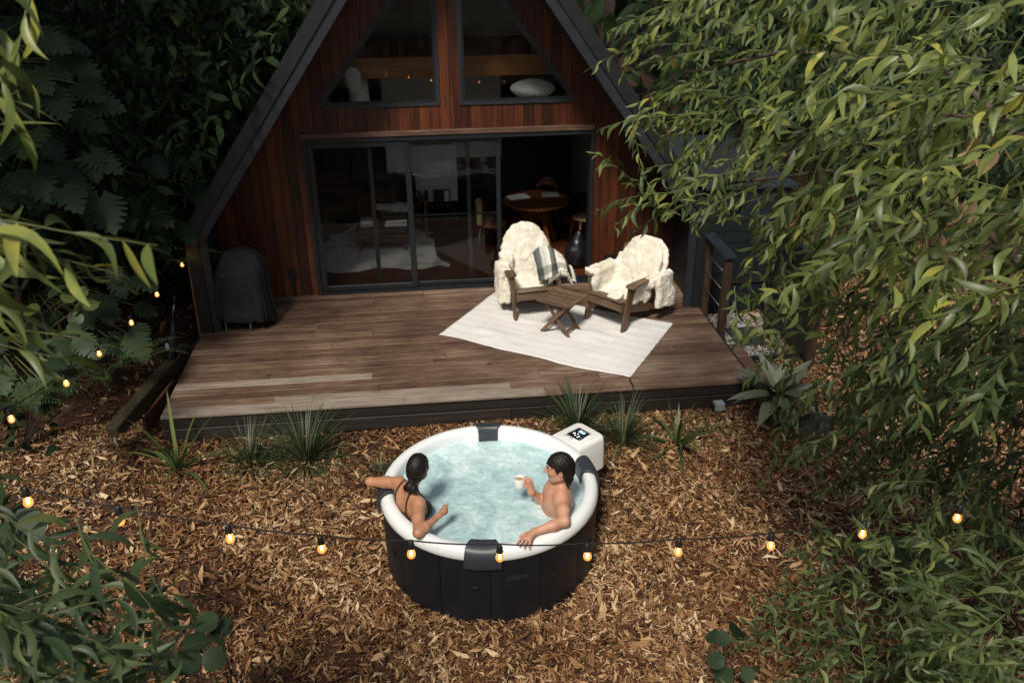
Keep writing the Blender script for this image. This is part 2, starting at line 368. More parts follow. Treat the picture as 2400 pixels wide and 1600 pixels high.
MT['shed'] = plain('blue_black_cladding', (.008, .013, .017), rough=.5, var=.25)
MT['log'] = surf('mossy_sleeper', [(0, (.012, .008, .005)), (.5, (.045, .033, .016)), (.8, (.065, .065, .022)), (1, (.10, .10, .035))], rough=.85, scale=(6, 1.2, 6), nscale=3, detail=7, bump=.5)
MT['rust'] = surf('rusty_board', [(0, (.03, .010, .004)), (.6, (.09, .028, .011)), (1, (.15, .055, .02))], rough=.8, nscale=4, detail=6, bump=.2)
MT['bamboo'] = plain('tan_timber_pole', (.30, .16, .06), rough=.55, var=.3)
MT['floor_in'] = surf('inside_jarrah_floor', [(0, (.030, .008, .003)), (.5, (.10, .028, .010)), (1, (.19, .065, .024))], rough=.3, scale=(.8, 9, 9), nscale=3, detail=5, rnd_w=.3)
MT['wall_in'] = plain('inside_white_wall', (.55, .54, .50), rough=.7, var=.06)
MT['dark_in'] = plain('inside_dark_wall', (.012, .009, .008), rough=.8)
MT['redwood_in'] = surf('inside_red_rafter', [(.2, (.03, .007, .003)), (.8, (.10, .026, .012))], rough=.5, scale=(6, 6, .7), nscale=3)
MT['leather'] = surf('brown_leather', [(.3, (.045, .017, .009)), (.8, (.085, .034, .018))], rough=.38, nscale=6, bump=.1)
MT['chairwood'] = surf('inside_warm_timber', [(.2, (.085, .026, .009)), (.8, (.22, .075, .028))], rough=.4, scale=(5, 5, 1), nscale=4)
MT['paperlamp'] = plain('white_paper_lantern', (.80, .80, .74), rough=.7, var=.04)
MT['book'] = surf('book_cover', [(0, (.05, .10, .16)), (.35, (.45, .42, .36)), (.7, (.16, .11, .05)), (1, (.5, .5, .48))], rough=.5, noise_w=.1, rnd_w=1.0)
MT['canvas'] = plain('tan_canvas', (.35, .24, .12), rough=.8)
MT['screen_dark'] = plain('dark_picture', (.012, .011, .010), rough=.25)
MT['mug'] = plain('white_ceramic', (.74, .75, .73), rough=.2, var=.02)
MT['coffee'] = plain('milky_coffee', (.36, .24, .15), rough=.3, var=.1)
def m_skin(name, lo, hi):
    m, n, l, b = newmat(name)
    no = n.new('ShaderNodeTexNoise'); no.inputs['Scale'].default_value = 9; no.inputs['Detail'].default_value = 7
    tc = n.new('ShaderNodeTexCoord'); l.new(tc.outputs['Object'], no.inputs['Vector'])
    r = ramp(n, [(.3, lo), (.7, hi)]); l.new(no.outputs[0], r.inputs[0]); l.new(r.outputs[0], b.inputs['Base Color'])
    b.inputs['Roughness'].default_value = .5; b.inputs['Coat Weight'].default_value = .12; b.inputs['Coat Roughness'].default_value = .25; b.inputs['Subsurface Weight'].default_value = .12; b.inputs['Subsurface Scale'].default_value = .012
    b.inputs['Subsurface Radius'].default_value = (1, .35, .2)
    bp = n.new('ShaderNodeBump'); bp.inputs['Strength'].default_value = .06; bp.inputs['Distance'].default_value = .003
    n2 = n.new('ShaderNodeTexNoise'); n2.inputs['Scale'].default_value = 130; l.new(tc.outputs['Object'], n2.inputs['Vector']); l.new(n2.outputs[0], bp.inputs['Height']); l.new(bp.outputs[0], b.inputs['Normal'])
    return m
MT['skin_w'] = m_skin('tanned_skin', (.37, .165, .085), (.53, .275, .155))
MT['skin_m'] = m_skin('fair_skin', (.44, .205, .125), (.60, .335, .225))
def m_glass(name, tint, gloss=.06):
    m, n, l, b = newmat(name); n.remove(b)
    t = n.new('ShaderNodeBsdfTransparent'); t.inputs[0].default_value = tint
    g = n.new('ShaderNodeBsdfGlossy'); g.inputs['Roughness'].default_value = .02
    fr = n.new('ShaderNodeFresnel'); fr.inputs[0].default_value = 1.45 if gloss > .1 else 1.27
    mx = n.new('ShaderNodeMixShader'); l.new(fr.outputs[0], mx.inputs[0]); l.new(t.outputs[0], mx.inputs[1]); l.new(g.outputs[0], mx.inputs[2])
    out = mx.outputs[0]
    if gloss > .1:                     # a lit lamp: its glass glows faintly
        e = n.new('ShaderNodeEmission'); e.inputs[0].default_value = (1.0, .36, .08, 1); e.inputs[1].default_value = gloss; ad = n.new('ShaderNodeAddShader'); l.new(out, ad.inputs[0]); l.new(e.outputs[0], ad.inputs[1]); out = ad.outputs[0]
    l.new(out, n['Material Output'].inputs['Surface'])
    return m
MT['glass'] = m_glass('window_glass', (.965, .975, .972, 1))
MT['bulbglass'] = m_glass('amber_bulb_glass', (1.0, .66, .36, 1), .5)
def m_emit(name, col, s):
    m, n, l, b = newmat(name); n.remove(b); e = n.new('ShaderNodeEmission'); e.inputs[0].default_value = col; e.inputs[1].default_value = s
    l.new(e.outputs[0], n['Material Output'].inputs['Surface']); return m
MT['filament'] = m_emit('glowing_filament', (1.0, .50, .13, 1), 16)
MT['digit'] = m_emit('lit_digits', (.55, .80, 1.0, 1), 1.2)
MT['lcd'] = m_emit('lit_display', (.03, .10, .20, 1), .6)
MT['icon'] = m_emit('lit_icons', (.9, .92, 1.0, 1), 1.2)
# ================================================================== terrain
GZ = -.35
def hgt(x, y):
    x = np.asarray(x, float); y = np.asarray(y, float)
    left = np.clip(-4.5-x-.35*np.clip(-y-2.0, 0, 4), 0, 30)
    h = GZ+.42*left*np.clip((y+7.5)/3.0, 0.0, 1)
    h = h+.30*np.clip(y-7.0, 0, 60)+.10*np.clip(x-7.5, 0, 40)
    return h+.02*np.sin(x*1.7)*np.sin(y*1.3)*np.clip((np.hypot(x-.4, y+5.1)-1.2), 0, 1)
_a = np.concatenate([np.linspace(-70, -14, 15), np.linspace(-12, 12, 97), np.linspace(14, 70, 15)])
_X, _Y = np.meshgrid(_a, _a, indexing='ij')
P = np.stack([_X, _Y, hgt(_X, _Y)], -1)
ins = (_X > -2.8) & (_X < 3.4) & (_Y > -2.9) & (_Y < 6.4); P[..., 2] = np.where(ins, GZ-.05, P[..., 2])
idx = np.arange(P.shape[0]*P.shape[1]).reshape(P.shape[:2])
F = np.stack([idx[:-1, :-1], idx[1:, :-1], idx[1:, 1:], idx[:-1, 1:]], -1).reshape(-1, 4)
tag(obj('ground', npmesh('ground', P.reshape(-1, 3), [F]), MT['ground']), kind='structure')

# ================================================================== cabin
CX, SL = .33, 1.38
def half(z, h): return h+(3.82-z)/SL
cabin = empty('cabin', (CX, 0, 0), 0, 'A-frame cabin with red cedar front and charcoal roof edges', 'cabin')
def cpart(mb, name, mat, smooth=None):
    o = mb.build(name, mat, None, smooth=smooth); o.parent = cabin; o.matrix_parent_inverse = Matrix.Translation((-CX, 0, 0)); return o
# roof slopes and side walls
for s in (-1, 1):
    def X(h): return CX+s*h
    mb = MB(); zo = 3.82+1.40*SL
    mb.prism([(X(0), zo), (X(3.2), 1.336), (X(3.2-.30), 1.336-.02), (X(0), zo-.40)], -.975, 6.5); cpart(mb, 'roof_slope', MT['charcoal_dk'])
    mb = MB(); mb.prism([(X(0), zo+.01), (X(3.21), 1.33), (X(3.065), 1.274), (X(0), 3.82+1.22*SL)], -1.07, -.978); cpart(mb, 'barge_cap', MT['charcoal_dk'])
    mb = MB(); mb.prism([(X(0), 3.82+1.216*SL), (X(3.061), 1.270), (X(2.955), 1.24), (X(0), 3.82+1.075*SL)], -1.045, -.979); cpart(mb, 'barge_board', MT['charcoal'])
    mb = MB(); mb.prism([(X(3.21), -.3), (X(3.21), 1.326), (X(3.065), 1.270), (X(3.065), .002)], -1.066, -.980); cpart(mb, 'corner_panel', MT['charcoal_dk'])
    mb = MB(); mb.prism([(X(3.061), .003), (X(3.061), 1.266), (X(2.965), 1.236), (X(2.965), .003)], -1.04, -.982); cpart(mb, 'corner_post', MT['charcoal'])
    mb = MB(); mb.box((min(X(3.195), X(3.10)), -.977, -.33), (max(X(3.195), X(3.10)), 6.5, 1.34)); cpart(mb, 'side_wall', MT['charcoal_dk'])
    for k in range(8):                      # lining boards of the porch wing
        z0 = .01+k*.155; mb = MB(); x0, x1 = sorted((X(3.098), X(3.078))); mb.box((x0, -.97, z0), (x1, -.02, z0+.148)); cpart(mb, 'lining_board', MT['charcoal_dk'])
# facade: vertical cedar boards cut around openings
DX0, DX1, DZ = -1.53, 2.235, 2.135
WL = [(-1.195, 2.515), (.232, 2.515), (.222, 4.41), (-1.19, 2.655)]       # left window outline
WR = [(.503, 2.51), (1.915, 2.51), (1.912, 2.625), (.508, 4.43)]
def roofz(x): return 3.82-(abs(x-CX)-1.17)*SL
def line(x, a, b): return a[1]+(b[1]-a[1])*(x-a[0])/(b[0]-a[0])
keys = [-2.86, DX0+.03, WL[0][0], WL[1][0], WR[0][0], WR[1][0], DX1-.03, 3.52]
cols = []
for a, b in zip(keys[:-1], keys[1:]):
    n = max(1, round((b-a)/.128)); w = np.cumsum([0]+[random.uniform(.8, 1.2) for _ in range(n)]); w = a+(b-a)*w/w[-1]
    cols += list(zip(w[:-1], w[1:]))
def pieces(x0, x1):
    out = []; m = (x0+x1)/2
    rz0, rz1 = roofz(x0), roofz(x1)
    lo = DZ if DX0 < m < DX1 else .004
    if WL[0][0]-.001 < m < WL[1][0]:
        out.append([(x0, lo), (x1, lo), (x1, 2.52), (x0, 2.52)])
        a0, a1 = line(x0, WL[3], WL[2]), line(x1, WL[3], WL[2]); out.append([(x0, a0), (x1, a1), (x1, rz1), (x0, rz0)])
    elif WR[0][0] < m < WR[1][0]:
        out.append([(x0, lo), (x1, lo), (x1, 2.515), (x0, 2.515)])
        a0, a1 = line(x0, WR[3], WR[2]), line(x1, WR[3], WR[2]); out.append([(x0, a0), (x1, a1), (x1, rz1), (x0, rz0)])
    else: out.append([(x0, lo), (x1, lo), (x1, max(rz1, lo+.01)), (x0, max(rz0, lo+.01))])
    return out
back = MB()
for x0, x1 in cols:
    for pc in pieces(x0, x1):
        dy = random.uniform(-.003, .002); g = .003
        mb = MB(); mx = (x0+x1)/2; pz = min(p[1] for p in pc)
        mb.prism([(x+(g if x < mx else -g)-mx, z-pz) for x, z in pc], -.022+dy, -.001)
        o = mb.build('cladding_board', MT['cedar']); o.parent = cabin; o.location = (mx-CX, 0, pz)
        back.prism(pc, .001, .06)
cpart(back, 'wall_core', MT['dark_in'])
mb = MB(); mb.box((DX0+.005, -.075, 2.140), (DX1-.005, -.024, 2.205)); bevel(cpart(mb, 'door_header', MT['header']), .006)
# triangular windows
def inset(poly, d):
    n = len(poly); out = []
    for i in range(n):
        p0, p1, p2 = Vector(poly[i-1]), Vector(poly[i]), Vector(poly[(i+1) % n])
        e1 = (p1-p0).normalized(); e2 = (p2-p1).normalized(); n1 = Vector((-e1.y, e1.x)); n2 = Vector((-e2.y, e2.x))
        b = (n1+n2).normalized(); out.append(tuple(p1+b*(d/max(.25, b.dot(n1)))))
    return out
for W in (WL, WR):
    win = empty('window', (0, 0, 0)); win.parent = cabin; win.location = (-CX, 0, 0)
    for d0, d1, y0, y1 in ((-.012, .026, -.045, .03), (.026, .055, -.030, .028)):
        A, B = inset(W, d0), inset(W, d1)
        for i in range(4):
            j = (i+1) % 4
            if d0 > 0: continue
        mb = MB()
        for i in range(4):
            j = (i+1) % 4; mb.prism([A[i], A[j], B[j], B[i]], y0, y1)
        mb.build('frame', MT['frame'] if d0 > 0 else MT['charcoal'], win)
    mb = MB(); mb.prism(inset(W, .05), .004, .010); mb.build('pane', MT['glass'], win)
# sliding doors
fr = MB()
fr.box((DX0, -.055, .0), (DX0+.055, .13, DZ)); fr.box((DX1-.05, -.055, .0), (DX1, .13, DZ)); fr.box((DX0+.055, -.055, DZ-.055), (DX1-.05, .13, DZ-.001)); fr.box((DX0+.055, -.052, .002), (DX1-.05, .13, .035))
for q in range(3): fr.box((DX0+.056, -.055+q*.05, .036), (DX1-.051, -.045+q*.05, .05))
cpart(fr, 'door_frame', MT['frame'])
def slider(x0, x1, y, w, th=.035, mid=None, wt=None, name='sliding_door', glass=True):
    d = empty(name, (0, 0, 0)); d.parent = cabin; d.location = (-CX, 0, 0); z0, z1 = .052, DZ-.058; wt = wt or w
    m = MB(); m.box((x0, y, z0), (x0+w, y+th, z1)); m.box((x1-w, y, z0), (x1, y+th, z1)); m.box((x0+w, y, z1-wt), (x1-w, y+th, z1)); m.box((x0+w, y, z0), (x1-w, y+th, z0+wt))
    if mid: m.box((x0+w, y+.006, mid-.012), (x1-w, y+th-.006, mid+.012))
    bevel(m.build('frame', MT['frame'], d), .004, 1)
    if glass: m = MB(); m.box((x0+w-.005, y+th*.4, z0+wt-.005), (x1-w+.005, y+th*.4+.006, z1-wt+.005)); m.build('pane', MT['glass'], d)
    return d
d1 = slider(DX0+.06, -.172, -.035, .075, wt=.07)
m = MB(); m.box((DX0+.075, -.052, .95), (DX0+.105, -.036, 1.20)); m.build('handle', MT['black'], d1)
slider(-.235, 1.0, .012, .062, wt=.06)
slider(-.72, .60, .058, .055, th=.03, wt=.05, name='screen_door', glass=False)
slider(-.19, .98, .098, .02, th=.018, mid=1.03, wt=.03, name='screen_door', glass=False)
# fittings on the facade
def fit(name, mb, mat): return bevel(cpart(mb, name, mat), .005)
mb = MB(); mb.box((-1.685, -.05, 1.405), (-1.615, -.024, 1.53)); mb.box((-1.67, -.056, 1.42), (-1.63, -.049, 1.51)); fit('wall_switch', mb, MT['black'])
mb = MB(); mb.box((-1.90, -.07, .33), (-1.79, -.024, .40)); mb.box((-1.885, -.055, .23), (-1.805, -.024, .33)); mb.box((-1.87, -.05, .02), (-1.82, -.024, .23)); fit('power_outlet', mb, MT['black'])
mb = MB(); mb.box((2.43, -.07, .30), (2.59, -.024, .40)); mb.box((2.45, -.085, .32), (2.495, -.07, .38)); mb.box((2.525, -.085, .32), (2.57, -.07, .38)); mb.tube([(2.50, -.05, .30), (2.505, -.05, .1), (2.50, -.09, .01)], .008, 6); fit('power_outlet', mb, MT['black'])
mb = MB(); mb.tube([(-1.90, -1.0, 2.36), (-1.83, -1.0, 2.40)], .028, 10); mb.tube([(-1.83, -1.0, 2.40), (-1.80, -1.0, 2.415)], [.030, .034], 10); cpart(mb, 'spot_lamp', MT['black'])
mb = MB(); mb.tube([(-2.70, -.85, .95), (-2.70, -.85, 1.06)], .03, 10); mb.box((-2.76, -.88, .98), (-2.70, -.82, 1.03)); cpart(mb, 'wall_lamp', MT['black'])
# ---- inside shell
mb = MB(); mb.box((-2.8, .06, -.03), (3.45, 4.3, .004)); cpart(mb, 'inside_floor', MT['floor_in'])
mb = MB(); mb.prism([(CX-2.95, .0), (CX+2.95, .0), (CX+2.95, 1.2), (CX, 3.82+1.09*SL), (CX-2.95, 1.2)], 4.25, 4.35); cpart(mb, 'back_wall', MT['wall_in'])
mb = MB(); mb.box((-.60, 3.0, .33), (.545, 3.18, 2.45)); cpart(mb, 'chimney_breast', MT['wall_in'])
mb = MB(); mb.box((-.62, 2.86, .28), (.56, 3.2, .33)); mb.box((-.60, 3.02, .0), (.545, 3.18, .28)); cpart(mb, 'hearth', MT['dark_in'])
mb = MB(); mb.box((.56, 3.3, .98), (1.32, 3.4, 2.3)); cpart(mb, 'cream_panel', MT['wall_in'])
for a, b in (((1.33, 3.2, .005), (2.5, 4.2, 2.0)), ((.56, 3.32, .005), (1.32, 4.2, .97)), ((-1.9, 3.4, .005), (-.62, 4.2, 2.0))):
    mb = MB(); mb.box(a, b); cpart(mb, 'dark_cabinet', MT['dark_in'])
for s in (-1, 1):
    for k in range(13):                      # white lining boards under the roof
        t0, t1 = k*.25, k*.25+.236; h0, h1 = .25+t0*.587, .25+t1*.587
        z0, z1 = 3.82-(h0-1.10)*SL-.03, 3.82-(h1-1.10)*SL-.03
        pts = [(CX+s*h0, z0), (CX+s*h1, z1), (CX+s*(h1-.02), z1-.012), (CX+s*(h0-.02), z0-.012)]
        mb = MB(); mb.prism(pts, .07, 4.24); cpart(mb, 'ceiling_board', MT['wall_in'])
    for yy in (.55, 2.1, 3.5):
        pts = [(CX+s*.1, 3.82+(1.0-.03)*SL-.12), (CX+s*2.85, 3.82-(2.85-1.07)*SL-.05), (CX+s*2.68, 3.82-(2.85-1.07)*SL-.05), (CX+s*.1, 3.82+(.80)*SL-.12)]
        mb = MB(); mb.prism(pts, yy, yy+.09); cpart(mb, 'rafter', MT['redwood_in'])
mb = MB(); mb.box((-1.62, 1.0, 2.675), (2.28, 1.09, 2.945)); bevel(cpart(mb, 'tie_beam', MT['cedar_in']), .006)
mb = MB(); mb.box((-1.62, 2.6, 2.72), (2.28, 2.69, 2.98)); cpart(mb, 'tie_beam', MT['redwood_in'])

# ================================================================== deck
deck = empty('deck', (.3, -1.55, 0), 0, 'weathered timber deck with wide boards in front of the cabin', 'deck')
XL, XR, YF = -2.883, 3.487, -3.07
BW = .1395
nrow = int(round(-YF/BW)); bw = -YF/nrow
for r in range(nrow):
    y0 = YF+r*bw
    cuts = [XL]
    x = XL+random.uniform(.9, 4.6)
    if r == 0: x = 1.17
    while x < XR-.6:
        cuts.append(x); x += random.uniform(2.4, 4.8) if r else 9
    cuts.append(XR)
    for a, b in zip(cuts[:-1], cuts[1:]):
        mb = MB(); L = b-a; dz = random.uniform(-.0025, .0015); ov = .02 if r == 0 else 0
        mb.box((.0015, -ov, -.028+dz), (L-.0015, bw-.005, dz), ch=.003)
        o = mb.build('deck_board', MT['deck_pale'] if (r == 0 and a < 0) or random.random() < .07 else MT['deck']); o.parent = deck; o.location = (a-.3, y0+1.55, 0)
mb = MB(); mb.box((XL+.01, YF+.03, -.08), (XR-.01, -.0, -.03)); o = mb.build('joists', MT['dark_in']); o.parent = deck; o.location = (-.3, 1.55, 0)
for (z0, z1, yy) in ((-.155, -.031, .012), (-.31, -.165, .0)):
    c = [XL, random.uniform(-.6, 1.4), XR]
    for a, b in zip(c[:-1], c[1:]):
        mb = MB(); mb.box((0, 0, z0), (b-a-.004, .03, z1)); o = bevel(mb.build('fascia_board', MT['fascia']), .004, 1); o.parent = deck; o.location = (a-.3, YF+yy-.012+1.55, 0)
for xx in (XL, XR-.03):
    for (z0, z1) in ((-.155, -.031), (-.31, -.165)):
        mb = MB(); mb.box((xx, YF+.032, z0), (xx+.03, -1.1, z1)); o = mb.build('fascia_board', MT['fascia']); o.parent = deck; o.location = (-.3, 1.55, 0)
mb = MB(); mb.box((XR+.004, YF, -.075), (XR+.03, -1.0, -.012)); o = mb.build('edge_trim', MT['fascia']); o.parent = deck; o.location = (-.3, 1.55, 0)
# ================================================================== furniture seen through the glass
HIDE = [(-1.64, 2.07), (-1.53, 2.21), (-1.61, 2.41), (-1.62, 2.48), (-1.41, 2.49), (-1.3, 2.67), (-1.2, 2.99), (-1.13, 3.1), (-.7, 2.9), (-0.32, 2.7), (-0.2, 2.57), (-0.05, 2.41), (0.1, 2.34), (0.03, 2.29), (-0.02, 2.19), (0.1, 1.99), (0.1, 1.59), (0.12, 1.25), (0.18, 1.06), (0.31, 0.88), (0.29, 0.79), (0.14, 0.86), (-0.08, 0.75), (-0.32, 0.76), (-0.54, 0.86), (-0.8, 0.89), (-1.01, 0.77), (-1.3, 0.75), (-1.5, 0.83), (-1.62, 1.2)]
mb = MB(); n = len(HIDE); vs = [(x, y, .007) for x, y in HIDE]+[(x, y, .014) for x, y in HIDE]
mb.add(vs, [tuple(range(n)), tuple(range(n, 2*n))][1:]+[(i, (i+1) % n, n+(i+1) % n, n+i) for i in range(n)])
MT['hide'] = surf('cow_hide', [(.30, (.05, .045, .04)), (.36, (.40, .38, .34)), (.5, (.66, .64, .58)), (.8, (.74, .72, .67))], rough=.85, nscale=2.3, detail=6, coord='World', rnd='island')
tag(mb.build('cowhide_rug', MT['hide']), 'pale cowhide rug on the dark timber floor behind the sliding door', 'rug')
ot = empty('ottoman', (-.69, 1.75, 0), 0, 'brown leather ottoman with angled timber legs on the cowhide', 'ottoman')
mb = MB(); mb.box((-.38, -.25, .16), (.38, .25, .30)); bevel(mb.build('base', MT['leather'], ot), .03, 3)
mb = MB(); mb.box((-.39, -.26, .302), (.39, .26, .40)); bevel(mb.build('cushion', MT['leather'], ot), .035, 3)
for sx in (-1, 1):
    for sy in (-1, 1):
        mb = MB(); mb.tube([(sx*.30, sy*.17, .16), (sx*.36, sy*.21, .008)], [.022, .013], 8); mb.build('leg', MT['chairwood'], ot)
def bookpile(x, y, z, spec, lab):
    for k, (w, d, h, a) in enumerate(spec):
        b = empty('book', (x, y, z), a, lab % ('lowest', 'middle', 'topmost')[k if len(spec) == 3 else (0 if k == 0 else 2)], 'book', 'books on the ottoman')
        mb = MB(); mb.box((-w/2+.004, -d/2+.004, .004), (w/2-.006, d/2-.004, h-.004)); mb.build('pages', MT['paperlamp'], b)
        mb = MB(); mb.box((-w/2, -d/2, 0), (w/2, d/2, .0035)); mb.box((-w/2, -d/2, h-.0035), (w/2, d/2, h)); mb.box((-w/2, -d/2, .0036), (-w/2+.0035, d/2, h-.0036)); mb.build('cover', MT['book'], b)
        z += h+.0005
bookpile(-.88, 1.70, .401, [(.26, .20, .03, .1), (.25, .20, .035, -.1), (.24, .18, .03, .05)], '%s book of the pile on the ottoman end near the cabin door frame')
bookpile(-.47, 1.68, .401, [(.34, .24, .05, .0), (.33, .22, .05, .08)], '%s book of the wide pale pile on the ottoman')
ar = empty('armchair', (-.45, 2.45, 0), R_(8), 'dark sling armchair behind the ottoman in the living room', 'armchair')
mb = MB(); mb.box((-.36, -.34, .30), (.36, .32, .42)); bevel(mb.build('seat', MT['dark_in'], ar), .04, 3)
mb = MB(); mb.box((-.36, -.06, 0), (.36, .06, .52), Matrix.Translation((0, .33, .36)) @ Matrix.Rotation(R_(-16), 4, 'X')); bevel(mb.build('backrest', MT['dark_in'], ar), .04, 3)
for sx in (-1, 1):
    mb = MB(); mb.bar((sx*.40, -.36, .56), (sx*.40, .38, .56), .05, .03); bevel(mb.build('armrest', MT['chairwood'], ar), .008)
    for yy in (-.32, .34): mb = MB(); mb.bar((sx*.40, yy, .010), (sx*.40, yy, .546), .035, .035, (0, 1, 0)); mb.build('leg', MT['chairwood'], ar)
v = Vol((-1.0, 2.0, .38), (0.0, 2.7, .75), .02)
for k in range(7): v.ell((-.75+k*.08, 2.32+.05*math.sin(k*2), .46+.03*math.cos(k*3)), (.10, .12, .05), k=.05)
tag(obj('folded_blanket', v.mesh('folded_blanket'), MT['wall_in']), 'crumpled pale blanket lying on the dark sling armchair', 'blanket')
# picture, television and ornaments round the chimney breast
mb = MB(); mb.box((-.42, 2.96, 1.30), (.50, 2.998, 1.62)); o = mb.build('television', MT['screen_dark']); bevel(o, .005); tag(o, 'wide dark television mounted on the white chimney breast', 'television')
pf = empty('picture_frame', (.27, 2.90, .335), 0, 'small framed picture leaning on the mantel ledge', 'picture')
mb = MB(); mb.box((-.14, 0, 0), (.14, .02, .02)); mb.box((-.14, 0, .20), (.14, .02, .22)); mb.box((-.14, 0, .0201), (-.12, .02, .1999)); mb.box((.12, 0, .0201), (.14, .02, .1999)); mb.build('frame', MT['black'], pf)
mb = MB(); mb.box((-.121, .008, .019), (.05, .014, .201)); mb.build('print', MT['stone'], pf); mb = MB(); mb.box((.05, .0081, .019), (.121, .014, .201)); mb.build('print_strip', MT['mug'], pf)
v = Vol((-.36, 2.80, .33), (.10, 3.0, .62), .012); v.ell((-.12, 2.90, .39), (.16, .05, .055), k=.03); v.ell((.0, 2.90, .45), (.05, .04, .06), k=.03); v.ell((.02, 2.89, .52), (.035, .03, .04), k=.02)
tag(obj('duck_ornament', v.mesh('duck_ornament'), MT['stone']), 'dark bird shaped ornament on the mantel ledge', 'ornament')
# shelves of the kitchen wall
for k, (x, z, w) in enumerate(((1.55, 2.0, .5), (2.3, 2.0, .9), (1.55, 1.6, .5), (2.5, 1.75, .6))):
    mb = MB(); mb.box((x, 2.98, z), (x+w, 3.195, z+.03)); tag(mb.build('wall_shelf', MT['cedar_in']), ['short upper wall shelf at the dark kitchen wall', 'long upper wall shelf of the dark kitchen', 'short lower wall shelf below the short upper one', 'lower wall shelf beside the kitchen corner'][k], 'shelf', 'kitchen shelves')
# dining table and chairs
tb = empty('dining_table', (1.68, 1.56, 0), 0, 'round timber dining table inside the open door', 'table')
mb = MB(); mb.lathe([(0, .735), (.50, .735), (.515, .725), (.515, .71), (.49, .70), (0, .70)], 40); mb.build('tabletop', MT['chairwood'], tb, smooth=False)
for k in range(4):
    a = k*PI/2+.5; mb = MB(); mb.bar((.10*math.cos(a), .10*math.sin(a), .70), (.36*math.cos(a), .36*math.sin(a), .012), .05, .06); mb.build('leg', MT['chairwood'], tb)
mb = MB(); mb.bar((-.3, 0, .60), (.3, 0, .60), .06, .05); mb.bar((0, -.3, .645), (0, .3, .645), .06, .04); mb.build('stretcher', MT['chairwood'], tb)
def din_chair(x, y, a, lab, seatmat):
    c = empty('dining_chair', (x, y, 0), a, lab, 'chair', 'dining chairs round the inside table')
    mb = MB(); mb.lathe([(0, .44), (.20, .44), (.215, .455), (.20, .475), (0, .47)], 20); mb.build('seat', seatmat, c)
    for sx in (-1, 1):
        for sy in (-1, 1): mb = MB(); mb.tube([(sx*.15, sy*.15, .44), (sx*.21, sy*.20, .008)], [.02, .013], 8); mb.build('leg', MT['chairwood'], c)
    mb = MB(); nn = 12; Pn = np.zeros((nn+1, 5, 3))
    for i in range(nn+1):
        th = R_(40+100*i/nn)
        for j in range(5):
            z = .68+.14*math.sin(PI*i/nn)**.6*(j/4)-.01*(j == 0); rr = .235-.012*abs(j-2); Pn[i, j] = (rr*math.cos(th), rr*math.sin(th), z)
    mb.grid(Pn); o = mb.build('backrest', MT['chairwood'], c); sm = o.modifiers.new('thick', 'SOLIDIFY'); sm.thickness = .02
    for sx in (-1, 1): mb = MB(); mb.tube([(sx*.14, .14, .46), (sx*.15, .18, .70)], .012, 8); mb.build('back_post', MT['chairwood'], c)
    return c
din_chair(.98, 1.35, R_(75), 'timber dining chair with a pale hide over its back, nearest the glass panels', MT['chairwood'])
din_chair(1.95, 2.30, R_(-10), 'timber dining chair with curved red back behind the round table', MT['chairwood'])
din_chair(2.45, 1.45, R_(-80), 'timber dining chair with tan seat pad at the door jamb side', MT['canvas'])
v = Vol((.62, 1.0, .40), (1.0, 1.6, .95), .012); v.rbox((.78, 1.27, .66), (.02, .10, .15), .02, k=.02); v.ell((.78, 1.30, .82), (.05, .10, .05), k=.04)
tag(obj('hide_throw', v.mesh('hide_throw'), MT['canvas']), 'tan hide throw hung over the dining chair back', 'throw')
mg = empty('magazine', (1.42, 1.72, .7355), .3, 'open white magazine lying on the dining table', 'magazine')
mb = MB(); mb.box((-.16, -.11, 0), (-.002, .11, .008)); mb.box((.002, -.11, 0), (.16, .11, .012)); mb.build('pages', MT['mug'], mg)
mb = MB(); mb.box((1.80, 1.68, .7355), (2.06, 1.87, .752)); o = mb.build('closed_laptop', MT['galv']); bevel(o, .006); tag(o, 'thin closed silver laptop lying on the dining table', 'laptop')
v = Vol((1.88, .30, -.02), (2.42, .86, .62), .014)
v.ell((2.14, .56, .20), (.17, .17, .22), k=.05); v.ell((2.16, .56, .38), (.10, .10, .16), k=.06); v.ell((2.17, .55, .50), (.04, .04, .07), k=.05)
Xp = v.points(); v.F += (.03*(fbm(Xp, 11, 3, 3)-.5)).astype(np.float32); v.F = np.maximum(v.F, .007-Xp[..., 2])
tag(obj('black_bag', v.mesh('black_bag'), MT['black']), 'shiny black bag standing on the floor inside the open door', 'bag')
# hanging lamps behind the upper windows
def ribbed(prof, n, ribs, depth):
    mb = MB(); k = len(prof); vs = []; fs = []
    for i in range(n):
        a = 2*PI*i/n; q = 1+depth*abs(math.sin(a*ribs/2))-depth
        for r, z in prof: vs.append((r*q*math.cos(a), r*q*math.sin(a), z))
    for i in range(n):
        j = (i+1) % n
        for t in range(k-1): fs.append((i*k+t, j*k+t, j*k+t+1, i*k+t+1))
    mb.add(vs, fs, True); return mb
pl = empty('pendant_lamp', (1.55, 1.0, 2.37), 0, 'white ribbed saucer pendant lamp behind the upper window beside the foliage', 'lamp')
ribbed([(.06, 0), (.15, .012), (.235, .045), (.29, .085), (.312, .12), (.30, .155), (.24, .195), (.15, .228), (.06, .246), (.0, .248)], 144, 36, .04).build('shade', MT['paperlamp'], pl)
mb = MB(); mb.tube([(0, 0, .246), (0, 0, 1.22)], .009, 6); mb.tube([(0, 0, .24), (0, 0, .27)], .02, 8); mb.build('cord', MT['canvas'], pl)
pl = empty('onion_lantern', (-.885, 1.10, 2.50), 0, 'white pleated onion shaped paper lantern behind the other upper window', 'lamp')
